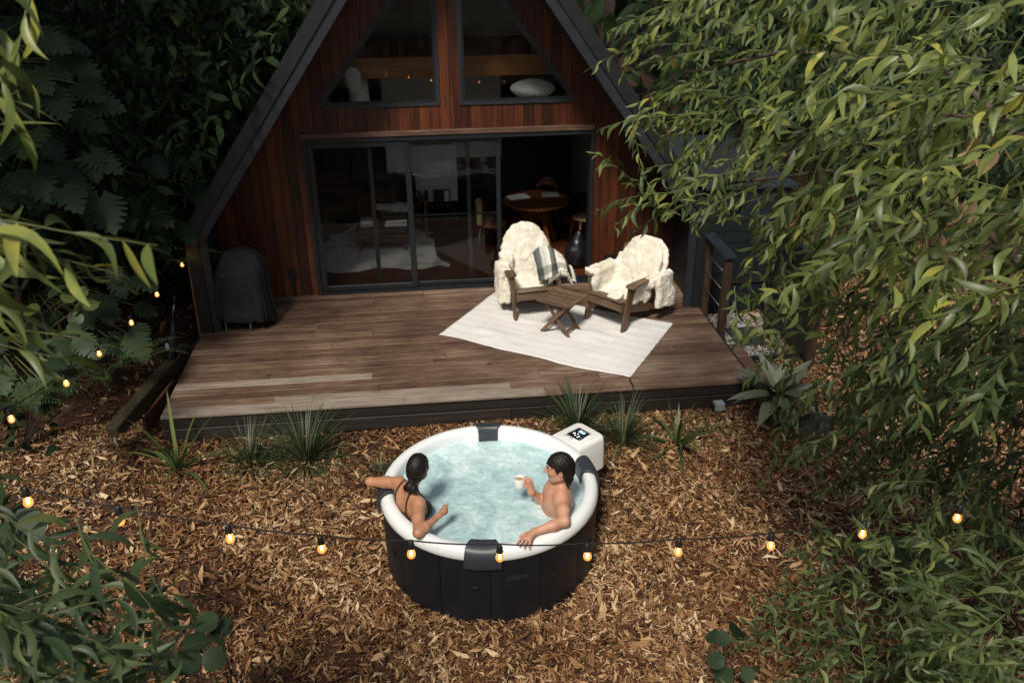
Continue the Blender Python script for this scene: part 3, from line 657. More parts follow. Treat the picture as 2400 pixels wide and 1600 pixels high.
ribbed([(.06, 0), (.075, .02), (.10, .08), (.132, .15), (.148, .21), (.145, .26), (.125, .31), (.085, .365), (.04, .415), (.01, .44)], 120, 30, .05).build('shade', MT['paperlamp'], pl)
mb = MB(); mb.tube([(0, 0, .435), (0, 0, 1.25)], .005, 6); mb.build('cord', MT['black'], pl)
pl = empty('column_lantern', (-.85, 1.42, 1.95), 0, 'tall white pleated column lantern hanging behind the onion lantern', 'lamp')
ribbed([(.08, 0), (.115, .05), (.135, .25), (.142, .45), (.135, .60), (.11, .68), (.03, .72)], 120, 26, .05).build('shade', MT['paperlamp'], pl)
mb = MB(); mb.tube([(0, 0, .71), (0, 0, 1.70)], .005, 6); mb.build('cord', MT['black'], pl)
# ================================================================== rug on the deck
def m_rug():
    m, n, l, b = newmat('cream_woven_rug'); tc = n.new('ShaderNodeTexCoord'); sx = n.new('ShaderNodeSeparateXYZ'); l.new(tc.outputs['Object'], sx.inputs[0])
    def math_(op, a, c=None, d=None):
        q = n.new('ShaderNodeMath'); q.operation = op
        for i, x in enumerate((a, c, d)):
            if x is None: continue
            if hasattr(x, 'links'): l.new(x, q.inputs[i])
            else: q.inputs[i].default_value = x
        return q.outputs[0]
    u, v = sx.outputs[0], sx.outputs[1]
    st = math_('SINE', math_('MULTIPLY', v, 2*PI/.172)); st2 = math_('MULTIPLY', math_('ADD', st, 1.0), .5)
    sc = math_('SINE', math_('ADD', math_('MULTIPLY', u, 2*PI/.034), math_('MULTIPLY', math_('SINE', math_('MULTIPLY', v, 2*PI/.172)), 2.2)))
    zz = math_('SINE', math_('ADD', math_('MULTIPLY', v, 2*PI/.022), math_('MULTIPLY', math_('SINE', math_('MULTIPLY', u, 2*PI/.06)), 1.4)))
    pat = math_('ADD', math_('MULTIPLY', sc, st2), math_('MULTIPLY', zz, math_('MULTIPLY', math_('SUBTRACT', 1.0, st2), .35)))
    no = n.new('ShaderNodeTexNoise'); no.inputs['Scale'].default_value = 2.5; no.inputs['Detail'].default_value = 6; l.new(tc.outputs['Object'], no.inputs['Vector'])
    f = math_('ADD', math_('MULTIPLY_ADD', pat, .16, .5), math_('MULTIPLY', math_('SUBTRACT', no.outputs[0], .5), .5))
    r = ramp(n, [(.2, (.58, .565, .54)), (.5, (.74, .73, .71)), (.85, (.81, .80, .785))]); l.new(f, r.inputs[0]); l.new(r.outputs[0], b.inputs['Base Color'])
    b.inputs['Roughness'].default_value = .9; b.inputs['Specular IOR Level'].default_value = .15
    bp = n.new('ShaderNodeBump'); bp.inputs['Strength'].default_value = .6; bp.inputs['Distance'].default_value = .006; l.new(pat, bp.inputs['Height']); l.new(bp.outputs[0], b.inputs['Normal'])
    return m
MT['rug'] = m_rug()
A_, B_, D_ = np.array((.058, -1.507)), np.array((2.148, -2.871)), np.array((.931, -.215))
e1 = B_-A_; L1 = np.linalg.norm(e1); e1 /= L1; e2 = np.array((-e1[1], e1[0])); L2 = 1.585
nu, nv = 90, 56; P = np.zeros((nu, nv, 3))
for i in range(nu):
    for j in range(nv):
        u, v = i/(nu-1)*L1, j/(nv-1)*L2
        w = .022*math.sin(u*2.2+1)*((v/L2-.5)*2)**2*(1 if v < L2/2 else .4)
        P[i, j] = (u, v+w+.014*math.sin(u*6.1)*max(0, 1-v/.25), .0035)
Pq = P.copy(); wr = fbm(P.reshape(-1, 3)*np.array((1.3, 2.6, 1)), 1.6, 3, 5).reshape(nu, nv); P[..., 2] += .030*np.clip(wr-.5, 0, 1)*2+.002*vnoise(P.reshape(-1, 3), 9).reshape(nu, nv)
mb = MB(); mb.grid(P); rug = mb.build('outdoor_rug', MT['rug'], None, (A_[0], A_[1], .0), (0, 0, math.atan2(e1[1], e1[0])))
sm = rug.modifiers.new('thick', 'SOLIDIFY'); sm.thickness = .007; sm.offset = 1
tag(rug, 'large cream woven outdoor rug lying askew on the deck', 'rug')
RUGZ = .013

# ================================================================== adirondack chairs
def chair(loc, a, lab):
    c = empty('adirondack_chair', loc, a, lab, 'chair', 'timber lounge chairs on the deck')
    tk = MT['teak_z']
    def part(name, mb, mat, bv=.006): return bevel(mb.build(name, mat, c), bv, 2)
    for s in (-1, 1):
        mb = MB(); mb.bar((s*.292, 0, .0), (s*.305, .10, .575), .036, .095, (0, -1, .17)); part('front_leg', mb, MT['teak_z'])
        mb = MB(); mb.bar((s*.262, -.03, .315), (s*.262, .55, .165), .03, .115); mb.bar((s*.262, .54, .168), (s*.262, .93, .045), .03, .085); part('rear_leg', mb, MT['teak'])
        mb = MB(); Pn = [(-.075, -.02), (-.068, -.065), (-.02, -.085), (.03, -.082), (.07, -.055), (.075, -.01), (.062, .30), (.05, .60), (-.01, .60)]
        n = len(Pn); vs = [(s*.325+s*-px*.9, py+.09, .578) for px, py in Pn]+[(s*.325+s*-px*.9, py+.09, .604) for px, py in Pn]
        fs = [tuple(range(n)), tuple(range(2*n-1, n-1, -1))]+[(i, n+i, n+(i+1) % n, (i+1) % n) for i in range(n)]
        mb.add(vs, fs); part('armrest', mb, MT['teak'], .007)
        mb = MB(); pts = [(.115, .572), (.215, .572), (.135, .40), (.105, .40)]
        vs = [(s*.30-.013, y, z) for y, z in pts]+[(s*.30+.013, y, z) for y, z in pts]; mb.add(vs, [(0, 1, 2, 3), (7, 6, 5, 4), (0, 4, 5, 1), (1, 5, 6, 2), (2, 6, 7, 3), (3, 7, 4, 0)]); part('arm_bracket', mb, MT['teak_z'], .003)
        mb = MB(); mb.bar((s*.315, .56, .578), (s*.285, .70, .12), .028, .06, (0, 1, 0)); part('back_support', mb, MT['teak_z'])
    mb = MB(); mb.bar((-.276, -.045, .318), (.276, -.045, .318), .022, .085); part('apron', mb, MT['teak_x'])
    for k in range(6):
        y = -.02+k*.088; z = .385-(y+.02)*.262
        mb = MB(); mb.bar((-.279, y, z), (.279, y, z), .074, .02, (0, .25, 1)); part('seat_slat', mb, MT['teak_x'], .004)
    for k in range(5):
        x = (k-2)*.112; top = .97-.06*(k-2)**2*.5
        mb = MB(); mb.bar((x*.80, .43, .19), (x*1.08, .43+(top-.19)*.42, top), .092, .019, (0, -1, .4)); part('back_slat', mb, MT['teak_z'], .005)
    mb = MB(); mb.bar((-.28, .62, .60), (.28, .62, .60), .06, .025); part('back_rail', mb, MT['teak_x'])
    return c
C1 = ((1.338, -1.155, RUGZ), R_(8)); C2 = ((2.149, -1.490, RUGZ), R_(-51))
chair(C1[0], C1[1], 'weathered timber lounge chair with sheepskin and striped blanket, nearer the glass doors')
chair(C2[0], C2[1], 'weathered timber lounge chair with sheepskin, turned towards the doors beside the balustrade')
def furdisp(v, seed, amp=.021):
    X = v.points()
    f1 = fbm(X, 14, 2, seed); f2 = np.abs(vnoise(X, 15, seed+5)-.5)*2; f3 = np.abs(vnoise(X, 30, seed+9)-.5)*2
    v.F += (amp*(.55-f1)+.012*(.30-f2)+.005*(.4-f3)).astype(np.float32)
def fibres(o, n, L, seed):
    me = o.data; nf = len(me.polygons); c = np.zeros(nf*3); nn = np.zeros(nf*3); me.polygons.foreach_get('center', c); me.polygons.foreach_get('normal', nn); c = c.reshape(-1, 3); nn = nn.reshape(-1, 3)
    g = np.random.default_rng(seed); k = g.integers(0, nf, n); p = c[k]+g.normal(0, .004, (n, 3)); d = nn[k]*.8+g.normal(0, .45, (n, 3))+np.array((0, 0, -.35)); d /= np.linalg.norm(d, axis=1, keepdims=True)
    w = np.cross(d, g.normal(size=(n, 3))); w /= np.linalg.norm(w, axis=1, keepdims=True); l_ = (L*g.uniform(.5, 1.2, n))[:, None]
    V = np.stack([p-w*.0022, p+w*.0022, p+d*l_*.6+w*.0016-np.array((0, 0, .002)), p+d*l_-np.array((0, 0, .006))], 1).reshape(-1, 3); F = np.arange(n*4).reshape(n, 4)
    tag(obj('fur_fibres', npmesh('fur_fibres', V, [F]), MT['fur'], o), kind='stuff')
def axes(ang):                       # local frame of the leaning back: x across, y normal, z up the slope
    s, c = math.sin(ang), math.cos(ang)
    return np.array([(1, 0, 0), (0, c, -s), (0, s, c)])
BK = axes(R_(22.5))
v = Vol((-.56, -.12, .12), (.56, 1.05, 1.16), .0125)
v.rbox((0.0, .515, .52), (.27, .012, .25), .024, BK, k=.05); v.ell((.0, .585, .74), (.315, .046, .345), BK, k=.07)
v.ell((.02, .70, .72), (.27, .045, .30), BK, k=.08)                      # over the top and down behind
v.rbox((.02, .345, .335), (.24, .13, .008), .022, axes(R_(-15)), k=.05)  # on the seat
v.rbox((-.345, .40, .56), (.050, .17, .025), .024, k=.05); v.rbox((-.405, .36, .38), (.008, .11, .21), .03, k=.05); v.rbox((-.335, .24, .33), (.008, .05, .15), .022, k=.04)
v.rbox((-.28, .50, .60), (.05, .06, .08), .03, k=.05)
furdisp(v, 3)
o = obj('sheepskin_throw', v.mesh('sheepskin_throw'), MT['fur'], None, C1[0], (0, 0, C1[1])); tag(o, 'cream sheepskin covering the back of the chair nearer the glass doors', 'throw', 'sheepskin throws on the chairs'); fibres(o, 11000, .009, 1)
v = Vol((-.60, -.15, .05), (.70, 1.15, 1.18), .0125)
v.rbox((0, .52, .50), (.28, .012, .24), .024, BK, k=.05); v.ell((.07, .60, .74), (.30, .048, .31), BK, k=.07); v.ell((.10, .72, .70), (.28, .045, .30), BK, k=.08)
v.rbox((-.02, .33, .345), (.26, .16, .010), .022, axes(R_(-15)), k=.05); v.ell((.06, .11, .395), (.10, .13, .022), axes(R_(-15)), k=.05)
v.rbox((-.33, .30, .625), (.055, .23, .008), .02, k=.05); v.rbox((-.27, .30, .48), (.012, .20, .13), .02, k=.06); v.ell((-.28, .12, .50), (.05, .07, .10), k=.05); v.rbox((-.38, .33, .52), (.008, .18, .08), .025, k=.04)
v.rbox((.35, .52, .55), (.04, .12, .035), .025, k=.06); v.rbox((.42, .62, .42), (.012, .12, .20), .024, k=.06); v.ell((.43, .74, .30), (.05, .10, .13), k=.06)
v.rbox((.27, .34, .44), (.012, .16, .10), .025, k=.05)
furdisp(v, 8)
o = obj('sheepskin_throw', v.mesh('sheepskin_throw'), MT['fur'], None, C2[0], (0, 0, C2[1])); tag(o, 'cream sheepskin slung over the chair beside the balustrade, trailing to the seat', 'throw', 'sheepskin throws on the chairs'); fibres(o, 13000, .009, 2)
# striped blanket
def m_blanket():
    m, n, l, b = newmat('grey_striped_wool'); at = n.new('ShaderNodeUVMap'); sx = n.new('ShaderNodeSeparateXYZ'); l.new(at.outputs[0], sx.inputs[0])
    g1, g2, w1, w2, bl = (.075, .083, .083), (.15, .16, .15), (.60, .57, .50), (.68, .65, .58), (.42, .46, .46)
    r = ramp(n, [(0, g1), (.22, g2), (.235, bl), (.30, w1), (.33, bl), (.36, w1), (.46, w2), (.475, g2), (.62, g1), (.635, w2), (.82, w1), (.83, g1), (1, g1)], 'LINEAR'); l.new(sx.outputs[0], r.inputs[0])
    r2 = ramp(n, [(0, (1, 1, 1)), (.62, (1, 1, 1)), (.63, (.42, .44, .44)), (.86, (.42, .44, .44)), (.87, (1, 1, 1))], 'CONSTANT'); l.new(sx.outputs[1], r2.inputs[0])
    mx = n.new('ShaderNodeMix'); mx.data_type = 'RGBA'; mx.blend_type = 'MULTIPLY'; mx.inputs[0].default_value = .8
    l.new(r.outputs[0], mx.inputs[6]); l.new(r2.outputs[0], mx.inputs[7])
    no = n.new('ShaderNodeTexNoise'); no.inputs['Scale'].default_value = 90; tc = n.new('ShaderNodeTexCoord'); l.new(tc.outputs['Object'], no.inputs['Vector'])
    m2 = n.new('ShaderNodeMix'); m2.data_type = 'RGBA'; m2.blend_type = 'OVERLAY'; m2.inputs[0].default_value = .5; l.new(mx.outputs[2], m2.inputs[6]); l.new(no.outputs[0], m2.inputs[7])
    l.new(m2.outputs[2], b.inputs['Base Color']); b.inputs['Roughness'].default_value = .95; b.inputs['Specular IOR Level'].default_value = .1
    bp = n.new('ShaderNodeBump'); bp.inputs['Strength'].default_value = .4; bp.inputs['Distance'].default_value = .003; l.new(no.outputs[0], bp.inputs['Height']); l.new(bp.outputs[0], b.inputs['Normal'])
    return m
ks = np.array([(.0, .06, .43, .72), (.25, .14, .42, .80), (.5, .25, .38, .81), (.68, .325, .32, .77), (.85, .40, .26, .70), (1.0, .46, .20, .60)])   # upper edge of the drape
kb = np.array([(.0, .08, .225, .415), (.25, .15, .12, .45), (.5, .225, .05, .53), (.68, .30, -.03, .615), (.85, .385, -.045, .60), (1.0, .445, -.02, .47)])
nu, nv = 56, 34; P = np.zeros((nu, nv, 3))
for i in range(nu):
    u = i/(nu-1); a = [np.interp(u, ks[:, 0], ks[:, q]) for q in (1, 2, 3)]; b_ = [np.interp(u, kb[:, 0], kb[:, q]) for q in (1, 2, 3)]
    for j in range(nv):
        w = j/(nv-1); bul = math.sin(PI*w)*.035+.012*math.sin(u*16+w*3)+.006*math.sin(w*17+u*9)
        P[i, j] = [a[q]+(b_[q]-a[q])*w for q in range(3)]; P[i, j, 1] -= bul*.8; P[i, j, 2] += bul*.6
mb = MB(); mb.grid(P); bo = empty('striped_blanket', C1[0], C1[1], 'grey and white striped wool blanket with tassels draped over the chair arm', 'blanket')
bm_ = mb.build('cloth', m_blanket(), bo); uvl = bm_.data.uv_layers.new(name='UVMap')
uv = np.array([(i/(nu-1), j/(nv-1)) for i in range(nu) for j in range(nv)]); li = np.zeros(len(bm_.data.loops), np.int32); bm_.data.loops.foreach_get('vertex_index', li)
uvl.data.foreach_set('uv', uv[li].ravel()); sm = bm_.modifiers.new('thick', 'SOLIDIFY'); sm.thickness = .012; sm.offset = -1
mb = MB()
for i in range(18, nu):
    for q in range(2):
        p = P[i, -1]+np.array((random.uniform(-.006, .006), 0, 0)); L = random.uniform(.05, .085)
        mb.tube([p, p+np.array((random.uniform(-.01, .012), -.012, -L*.5)), p+np.array((random.uniform(-.02, .02), -.004, -L))], [.0032, .0028, .0018], 4)
for j in range(nv):
    p = P[-1, j]; L = random.uniform(.05, .08); mb.tube([p, p+np.array((.035, -.01, -.01)), p+np.array((.035+L*.5, -.012, -L*.7))], [.0032, .0028, .0018], 4)
tag(mb.build('tassels', MT['fur'], bo), kind='stuff')
# rolled blanket end on the arm
# ================================================================== folding side table
ft = empty('folding_table', (1.578, -1.568, RUGZ), R_(-40), 'small folding slatted timber table between the two lounge chairs', 'table')
H_ = .45
for s in (-1, 1):
    mb = MB(); mb.bar((-.23, s*.205, H_-.012), (.23, s*.205, H_-.012), .05, .024); bevel(mb.build('top_rail', MT['teak_x'], ft), .005)
    mb = MB(); mb.bar((s*.205, -.178, H_-.0125), (s*.205, .178, H_-.0125), .05, .023); bevel(mb.build('top_end', MT['teak'], ft), .005)
for k in range(9):
    y = -.155+k*.0387; mb = MB(); mb.bar((-.178, y, H_-.012), (.178, y, H_-.012), .029, .018); bevel(mb.build('slat', MT['teak_x'], ft), .004)
for s in (-1, 1):
    mb = MB(); mb.bar((-.19, s*.155, .0), (.17, s*.155, H_-.03), .022, .042); bevel(mb.build('leg', MT['teak_z'], ft), .004)
    mb = MB(); mb.bar((.19, s*.128, .0), (-.17, s*.128, H_-.03), .022, .042); bevel(mb.build('leg', MT['teak_z'], ft), .004)
for x, w in ((.145, .255), (-.145, .31)):
    mb = MB(); mb.bar((x, -w/2+.012, .062), (x, w/2-.012, .062), .02, .04); bevel(mb.build('stretcher', MT['teak'], ft), .004)
mb = MB(); mb.bar((-.17, -.18, H_-.04), (-.17, .18, H_-.04), .025, .03); mb.bar((.17, -.18, H_-.04), (.17, .18, H_-.04), .025, .03); mb.build('under_rail', MT['teak'], ft)

# ================================================================== covered barbecue
gr = empty('covered_barbecue', (-2.335, -.86, 0), R_(-6), 'barbecue under a black fabric cover in the porch corner', 'barbecue'); gr.scale = (.92, 1, 1)
prof = [(.135, .345, .285, 0), (.20, .355, .295, 0), (.35, .352, .29, 0), (.55, .348, .285, 0), (.68, .340, .275, 0), (.735, .332, .268, .005), (.775, .318, .255, .01), (.84, .290, .225, .02), (.90, .262, .19, .03), (.96, .225, .155, .035), (1.00, .17, .11, .03), (1.022, .09, .06, .03), (1.03, .0, .0, .03)]
na = 96; P = np.zeros((na+1, len(prof)*3-2, 3)); zz = np.linspace(0, len(prof)-1, len(prof)*3-2)
for i in range(na+1):
    t = 2*PI*i/na; cx, sy = math.cos(t), math.sin(t); e = 2/3.6
    ux = abs(cx)**e*(1 if cx > 0 else -1); uy = abs(sy)**e*(1 if sy > 0 else -1)
    for j, q in enumerate(zz):
        z, rx, ry, dx = [np.interp(q, range(len(prof)), [p[k] for p in prof]) for k in range(4)]
        k = max(0, (.82-z)/.7); fold = k*(.018*math.sin(7*t+1.3)+.012*math.sin(13*t+.4+z*3)+.008*math.sin(23*t))
        fl = .012*math.sin(3*t+z*9)*(z > .1); zl = z+(.03*math.sin(3*t+.6)+.02*math.sin(5*t))*max(0, 1-(z-.13)/.25)
        P[i, j] = (ux*(rx+fold+fl)+dx, uy*(ry+fold+fl), zl)
P[..., :] += (.012*(fbm(P.reshape(-1, 3), 7, 3, 2).reshape(P.shape[:2])-.5))[..., None]
mb = MB(); mb.grid(P); o = mb.build('cover', MT['cover'], gr); sm = o.modifiers.new('thick', 'SOLIDIFY'); sm.thickness = .004
mb = MB(); mb.box((-.20, -.286, .735), (.12, -.262, .748)); bevel(mb.build('cover_seam', MT['cover'], gr), .008, 2)
for x, y in ((-.24, -.20), (.10, -.22), (-.24, .18)): mb = MB(); mb.tube([(x, y, .0), (x, y, .35)], .014, 10); mb.build('leg', MT['galv'], gr)
mb = MB(); mb.lathe([(.03, -.02), (.095, -.022), (.115, -.012), (.115, .012), (.095, .022), (.03, .02)], 24, closed=True)
for k in range(6): mb.bar((0, 0, 0), (.1*math.cos(k*PI/3), .1*math.sin(k*PI/3), 0), .02, .02)
mb.build('wheel', MT['black'], gr, (.35, .02, .117), (0, PI/2, 0))

# ================================================================== balustrade at the deck end
MT['darkpost'] = surf('dark_hardwood_post', [(0, (.012, .007, .004)), (.5, (.040, .022, .013)), (1, (.11, .062, .035))], rough=.6, scale=(8, 8, 1), nscale=3, detail=6)
bl = empty('balustrade', (3.555, -1.42, 0), 0, 'short timber balustrade with wire rails at the end of the deck', 'balustrade')
for y in (-.36, .34):
    mb = MB(); mb.box((-.045, y-.045, -.31), (.045, y+.045, .965)); bevel(mb.build('post', MT['darkpost'], bl), .005)
mb = MB(); mb.box((-.075, -.45, .966), (.075, .42, 1.0)); bevel(mb.build('handrail', MT['charcoal'], bl), .004)
for z in (.76, .53, .30): mb = MB(); mb.tube([(-.03, -.315, z), (-.03, .295, z)], .006, 8); mb.build('wire', MT['steel'], bl)
# ================================================================== hot tub
TX, TY = .387, -5.15
tub = empty('hot_tub', (TX, TY, GZ), 0, 'round black inflatable hot tub with white rim on the leaf litter', 'hot tub')
def tpart(mb, name, mat, smooth=None):
    o = mb.build(name, mat, tub, smooth=smooth); o.location = (0, 0, -GZ); return o
NP = 14
for k in range(NP):
    a0 = 2*PI*(k+.32)/NP+.0035; a1 = 2*PI*(k+1.32)/NP-.0035; mb = MB()
    prof = [(.872, -.372), (.890, -.370), (.894, -.29), (.895, -.10), (.896, .05), (.893, .20), (.886, .29), (.868, .29), (.85, .05)]
    nn = 12; vs = []; K = len(prof)
    for i in range(nn+1):
        t = i/nn; a = a0+(a1-a0)*t; bl_ = .010*(1-(2*t-1)**4)
        for r, z in prof: vs.append(((r+bl_*(r > .87))*math.cos(a), (r+bl_*(r > .87))*math.sin(a), z))
    fs = []
    for i in range(nn):
        for q in range(K): q2 = (q+1) % K; fs.append((i*K+q, (i+1)*K+q, (i+1)*K+q2, i*K+q2))
    fs += [tuple(range(K)), tuple(nn*K+q for q in range(K-1, -1, -1))]
    mb.add(vs, fs, True); autosmooth(tpart(mb, 'side_panel', MT['tubblack']), 45)
mb = MB(); mb.lathe([(.845, -.31), (.866, -.31), (.866, .29), (.845, .29)], 96, closed=True); tpart(mb, 'wall_core', MT['black'])
rimp = [(.796, .20), (.796, .335), (.801, .364), (.814, .384), (.834, .392), (.862, .392), (.889, .382), (.907, .360), (.916, .330), (.917, .304), (.909, .288), (.895, .288), (.882, .295), (.84, .25)]
NS = 8
for k in range(NS):
    a0 = 2*PI*k/NS+.25+.0016; a1 = 2*PI*(k+1)/NS+.25-.0016
    mb = MB(); mb.lathe(rimp, 20, a0=a0, a1=a1, closed=True, caps=True); autosmooth(tpart(mb, 'rim_segment', MT['white']), 40)
mb = MB(); mb.lathe([(r+(.003 if r < .83 else -.003), z-(.003 if z > .3 else -.002)) for r, z in rimp], 96, closed=True); tpart(mb, 'rim_core', MT['white'])
mb = MB(); mb.lathe([(0, -.25), (.60, -.25), (.72, -.23), (.788, -.18), (.795, .0), (.795, .25)], 72); tpart(mb, 'liner', MT['white'])
# water
def m_water():
    m, n, l, b = newmat('bubbling_spa_water'); tc = n.new('ShaderNodeTexCoord')
    def noise(s, d, dist, ro=.62):
        q = n.new('ShaderNodeTexNoise'); q.inputs['Scale'].default_value = s; q.inputs['Detail'].default_value = d; q.inputs['Distortion'].default_value = dist; q.inputs['Roughness'].default_value = ro
        l.new(tc.outputs['Object'], q.inputs['Vector']); return q
    a = noise(2.3, 8, 1.3); c = noise(7.5, 10, 1.8, .7); e = noise(30, 5, .8)
    s = n.new('ShaderNodeMath'); s.operation = 'MULTIPLY_ADD'; s.inputs[1].default_value = .55; l.new(a.outputs[0], s.inputs[0])
    s2 = n.new('ShaderNodeMath'); s2.operation = 'MULTIPLY'; s2.inputs[1].default_value = .45; l.new(c.outputs[0], s2.inputs[0]); l.new(s2.outputs[0], s.inputs[2])
    r = ramp(n, [(.30, (.35, .55, .59)), (.42, (.44, .64, .675)), (.52, (.52, .70, .725)), (.60, (.64, .78, .795)), (.68, (.84, .89, .90))]); l.new(s.outputs[0], r.inputs[0])
    l.new(r.outputs[0], b.inputs['Base Color']); b.inputs['Roughness'].default_value = .12; b.inputs['IOR'].default_value = 1.33
    ba = n.new('ShaderNodeMath'); ba.operation = 'ADD'; l.new(c.outputs[0], ba.inputs[0]); q = n.new('ShaderNodeMath'); q.operation = 'MULTIPLY'; q.inputs[1].default_value = .35; l.new(e.outputs[0], q.inputs[0]); l.new(q.outputs[0], ba.inputs[1])
    bp = n.new('ShaderNodeBump'); bp.inputs['Strength'].default_value = .5; bp.inputs['Distance'].default_value = .02; l.new(ba.outputs[0], bp.inputs['Height']); l.new(bp.outputs[0], b.inputs['Normal'])
    t = n.new('ShaderNodeBsdfTransparent'); t.inputs[0].default_value = (.62, .86, .88, 1)
    rr = ramp(n, [(.34, (.62, .62, .62)), (.50, (.90, .90, .90)), (.6, (1, 1, 1))]); l.new(s.outputs[0], rr.inputs[0])
    mx = n.new('ShaderNodeMixShader'); l.new(rr.outputs[0], mx.inputs[0]); l.new(t.outputs[0], mx.inputs[1]); l.new(b.outputs[0], mx.inputs[2]); l.new(mx.outputs[0], n['Material Output'].inputs['Surface'])
    return m
nr, na = 60, 144; P = np.zeros((na+1, nr+1, 3))
for i in range(na+1):
    for j in range(nr+1):
        r = .797*j/nr; t = 2*PI*i/na; P[i, j] = (r*math.cos(t), r*math.sin(t), 0)
zz = .022*(fbm(P.reshape(-1, 3), 7, 4, 4)-.5)+.008*(vnoise(P.reshape(-1, 3), 28, 2)-.5); P[..., 2] = .270+zz.reshape(na+1, nr+1)
P[-1] = P[0]; P[:, 0] = P[0, 0]
mb = MB(); mb.grid(P); tpart(mb, 'water', m_water())
# head rests
hp = [(.783, .262), (.775, .33), (.782, .388), (.802, .415), (.830, .424), (.864, .422), (.902, .408), (.930, .380), (.944, .325), (.944, .26), (.938, .225), (.924, .23), (.921, .31), (.911, .362), (.888, .388), (.838, .400), (.812, .390), (.795, .35), (.794, .27)]
def headrest(deg, lab=None):
    K = len(hp); nn = 14; vs = []
    for i in range(nn+1):
        t = i/nn*2-1
        for q, (r, z) in enumerate(hp):
            w = .108+.040*min(1, max(0, (r-.775)/.10))+.012*(z < .3)*(r > .9)
            sag = .010*(1-t*t)*(4 <= q <= 7)
            a = t*w; vs.append((r*math.cos(a), r*math.sin(a), z-sag))
    fs = []
    for i in range(nn):
        for q in range(K): q2 = (q+1) % K; fs.append((i*K+q, (i+1)*K+q, (i+1)*K+q2, i*K+q2))
    fs += [tuple(range(K)), tuple(nn*K+q for q in range(K-1, -1, -1))]
    mb = MB(); mb.add(vs, fs, True); o = tpart(mb, 'headrest', MT['pillow']); o.rotation_euler = (0, 0, R_(deg)); bevel(o, .012, 3); return o
for d in (-98, 86, 180, 7): headrest(d)
# buckles under the rim
for d in (-102, -62, -154, -30):
    a = R_(d); mb = MB(); mb.box((.90, -.026, .03), (.925, .026, .045)); mb.box((.898, -.020, .0), (.918, .020, .031)); o = tpart(mb, 'buckle', MT['black']); o.rotation_euler = (0, 0, a); bevel(o, .005)
# lettering
def text_mesh(s, size, shear=0.0, ext=.0008):
    c = bpy.data.curves.new('lettering', 'FONT'); c.body = s; c.size = size; c.shear = shear; c.extrude = ext; c.align_x = 'CENTER'; c.align_y = 'CENTER'
    o = bpy.data.objects.new('lettering', c); COL.objects.link(o); dg = bpy.context.evaluated_depsgraph_get(); dg.update()
    me = bpy.data.meshes.new_from_object(o.evaluated_get(dg)); bpy.data.objects.remove(o); bpy.data.curves.remove(c); return me
mb = MB()
def logo(x, z, s):
    w = .012*s
    for k in range(3): mb.box((x+k*.024*s, -.0015, z-.022*s), (x+k*.024*s+w*.55, .0015, z+.018*s))
    mb.box((x-.004*s, -.0014, z+.018*s), (x+.058*s, .0016, z+.026*s))
mt = text_mesh('mspa', .085, .25); lg = obj('lettering', mt, MT['pillow'], tub)
a = R_(-82); lg.rotation_euler = Euler((PI/2, 0, a+PI/2)); lg.location = (.9085*math.cos(a), .9085*math.sin(a), .115-GZ)
# control unit
cu = empty('control_unit', (0, 0, -GZ), R_(35)); cu.parent = tub
def rrect(x0, x1, hy, r, n=6):
    pts = []
    for cx, cy, a0 in ((x1-r, hy-r, 0), (x0+.002, hy-.002, 90), (x0+.002, -hy+.002, 180), (x1-r, -hy+r, 270)):
        rr = r if cx > 1 else .002
        for k in range(n+1): a = R_(a0+90*k/n); pts.append((cx+rr*math.cos(a), cy+rr*math.sin(a)))
    return pts
def loft(levels):
    mb = MB(); n = len(levels[0][1]); vs = []; fs = []
    for z, pts in levels: vs += [(x, y, z) for x, y in pts]
    for i in range(len(levels)-1):
        for k in range(n): fs.append((i*n+k, i*n+(k+1) % n, (i+1)*n+(k+1) % n, (i+1)*n+k))
    fs += [tuple(range(n-1, -1, -1)), tuple((len(levels)-1)*n+k for k in range(n))]; mb.add(vs, fs, True); return mb
mb = loft([(.05, rrect(.90, 1.258, .182, .06)), (.20, rrect(.90, 1.256, .181, .06)), (.345, rrect(.90, 1.25, .178, .06)), (.368, rrect(.90, 1.244, .172, .06)), (.380, rrect(.90, 1.232, .160, .055)), (.384, rrect(.905, 1.215, .145, .05))])
autosmooth(mb.build('casing', MT['boxwhite'], cu), 50)
mb = loft([(-.36, rrect(.90, 1.225, .165, .06)), (.0, rrect(.90, 1.235, .17, .06)), (.048, rrect(.90, 1.245, .175, .06))]); autosmooth(mb.build('base', MT['tubblack'], cu), 50)
pn = loft([(.3835, rrect(1.005, 1.145, .068, .016)), (.3895, rrect(1.005, 1.145, .068, .016))]); pn = pn.build('control_panel', MT['black'], cu)
mb = loft([(.384, rrect(.96, 1.16, .086, .02)), (.3855, rrect(.96, 1.16, .086, .02))]); mb.build('panel_surround', MT['boxwhite'], cu)
MTt = Matrix(((0, 1, 0, 0), (-1, 0, 0, 0), (0, 0, 1, 0), (0, 0, 0, 1)))      # text: x runs along -tangent, y outwards
mb = MB(); mb.box((1.085, -.036, .3897), (1.13, .036, .3902)); mb.build('display', MT['lcd'], pn)
dm = text_mesh('38.0', .042); dm.transform(MTt); obj('digits', dm, MT['digit'], pn, (1.107, 0, .3912))
for k, (x, y) in enumerate(((1.055, .036), (1.045, .044), (1.062, .004), (1.030, .012), (1.022, -.026), (1.04, -.03))):
    mb = MB(); mb.lathe([(0, .0006), (.0062, .0006), (.0062, 0)], 12); mb.build('icon', MT['icon'], pn, (x, y, .3897))
ml = text_mesh('mspa', .018); ml.transform(MTt); obj('lettering', ml, MT['pillow'], cu, (.975, .0, .3872))

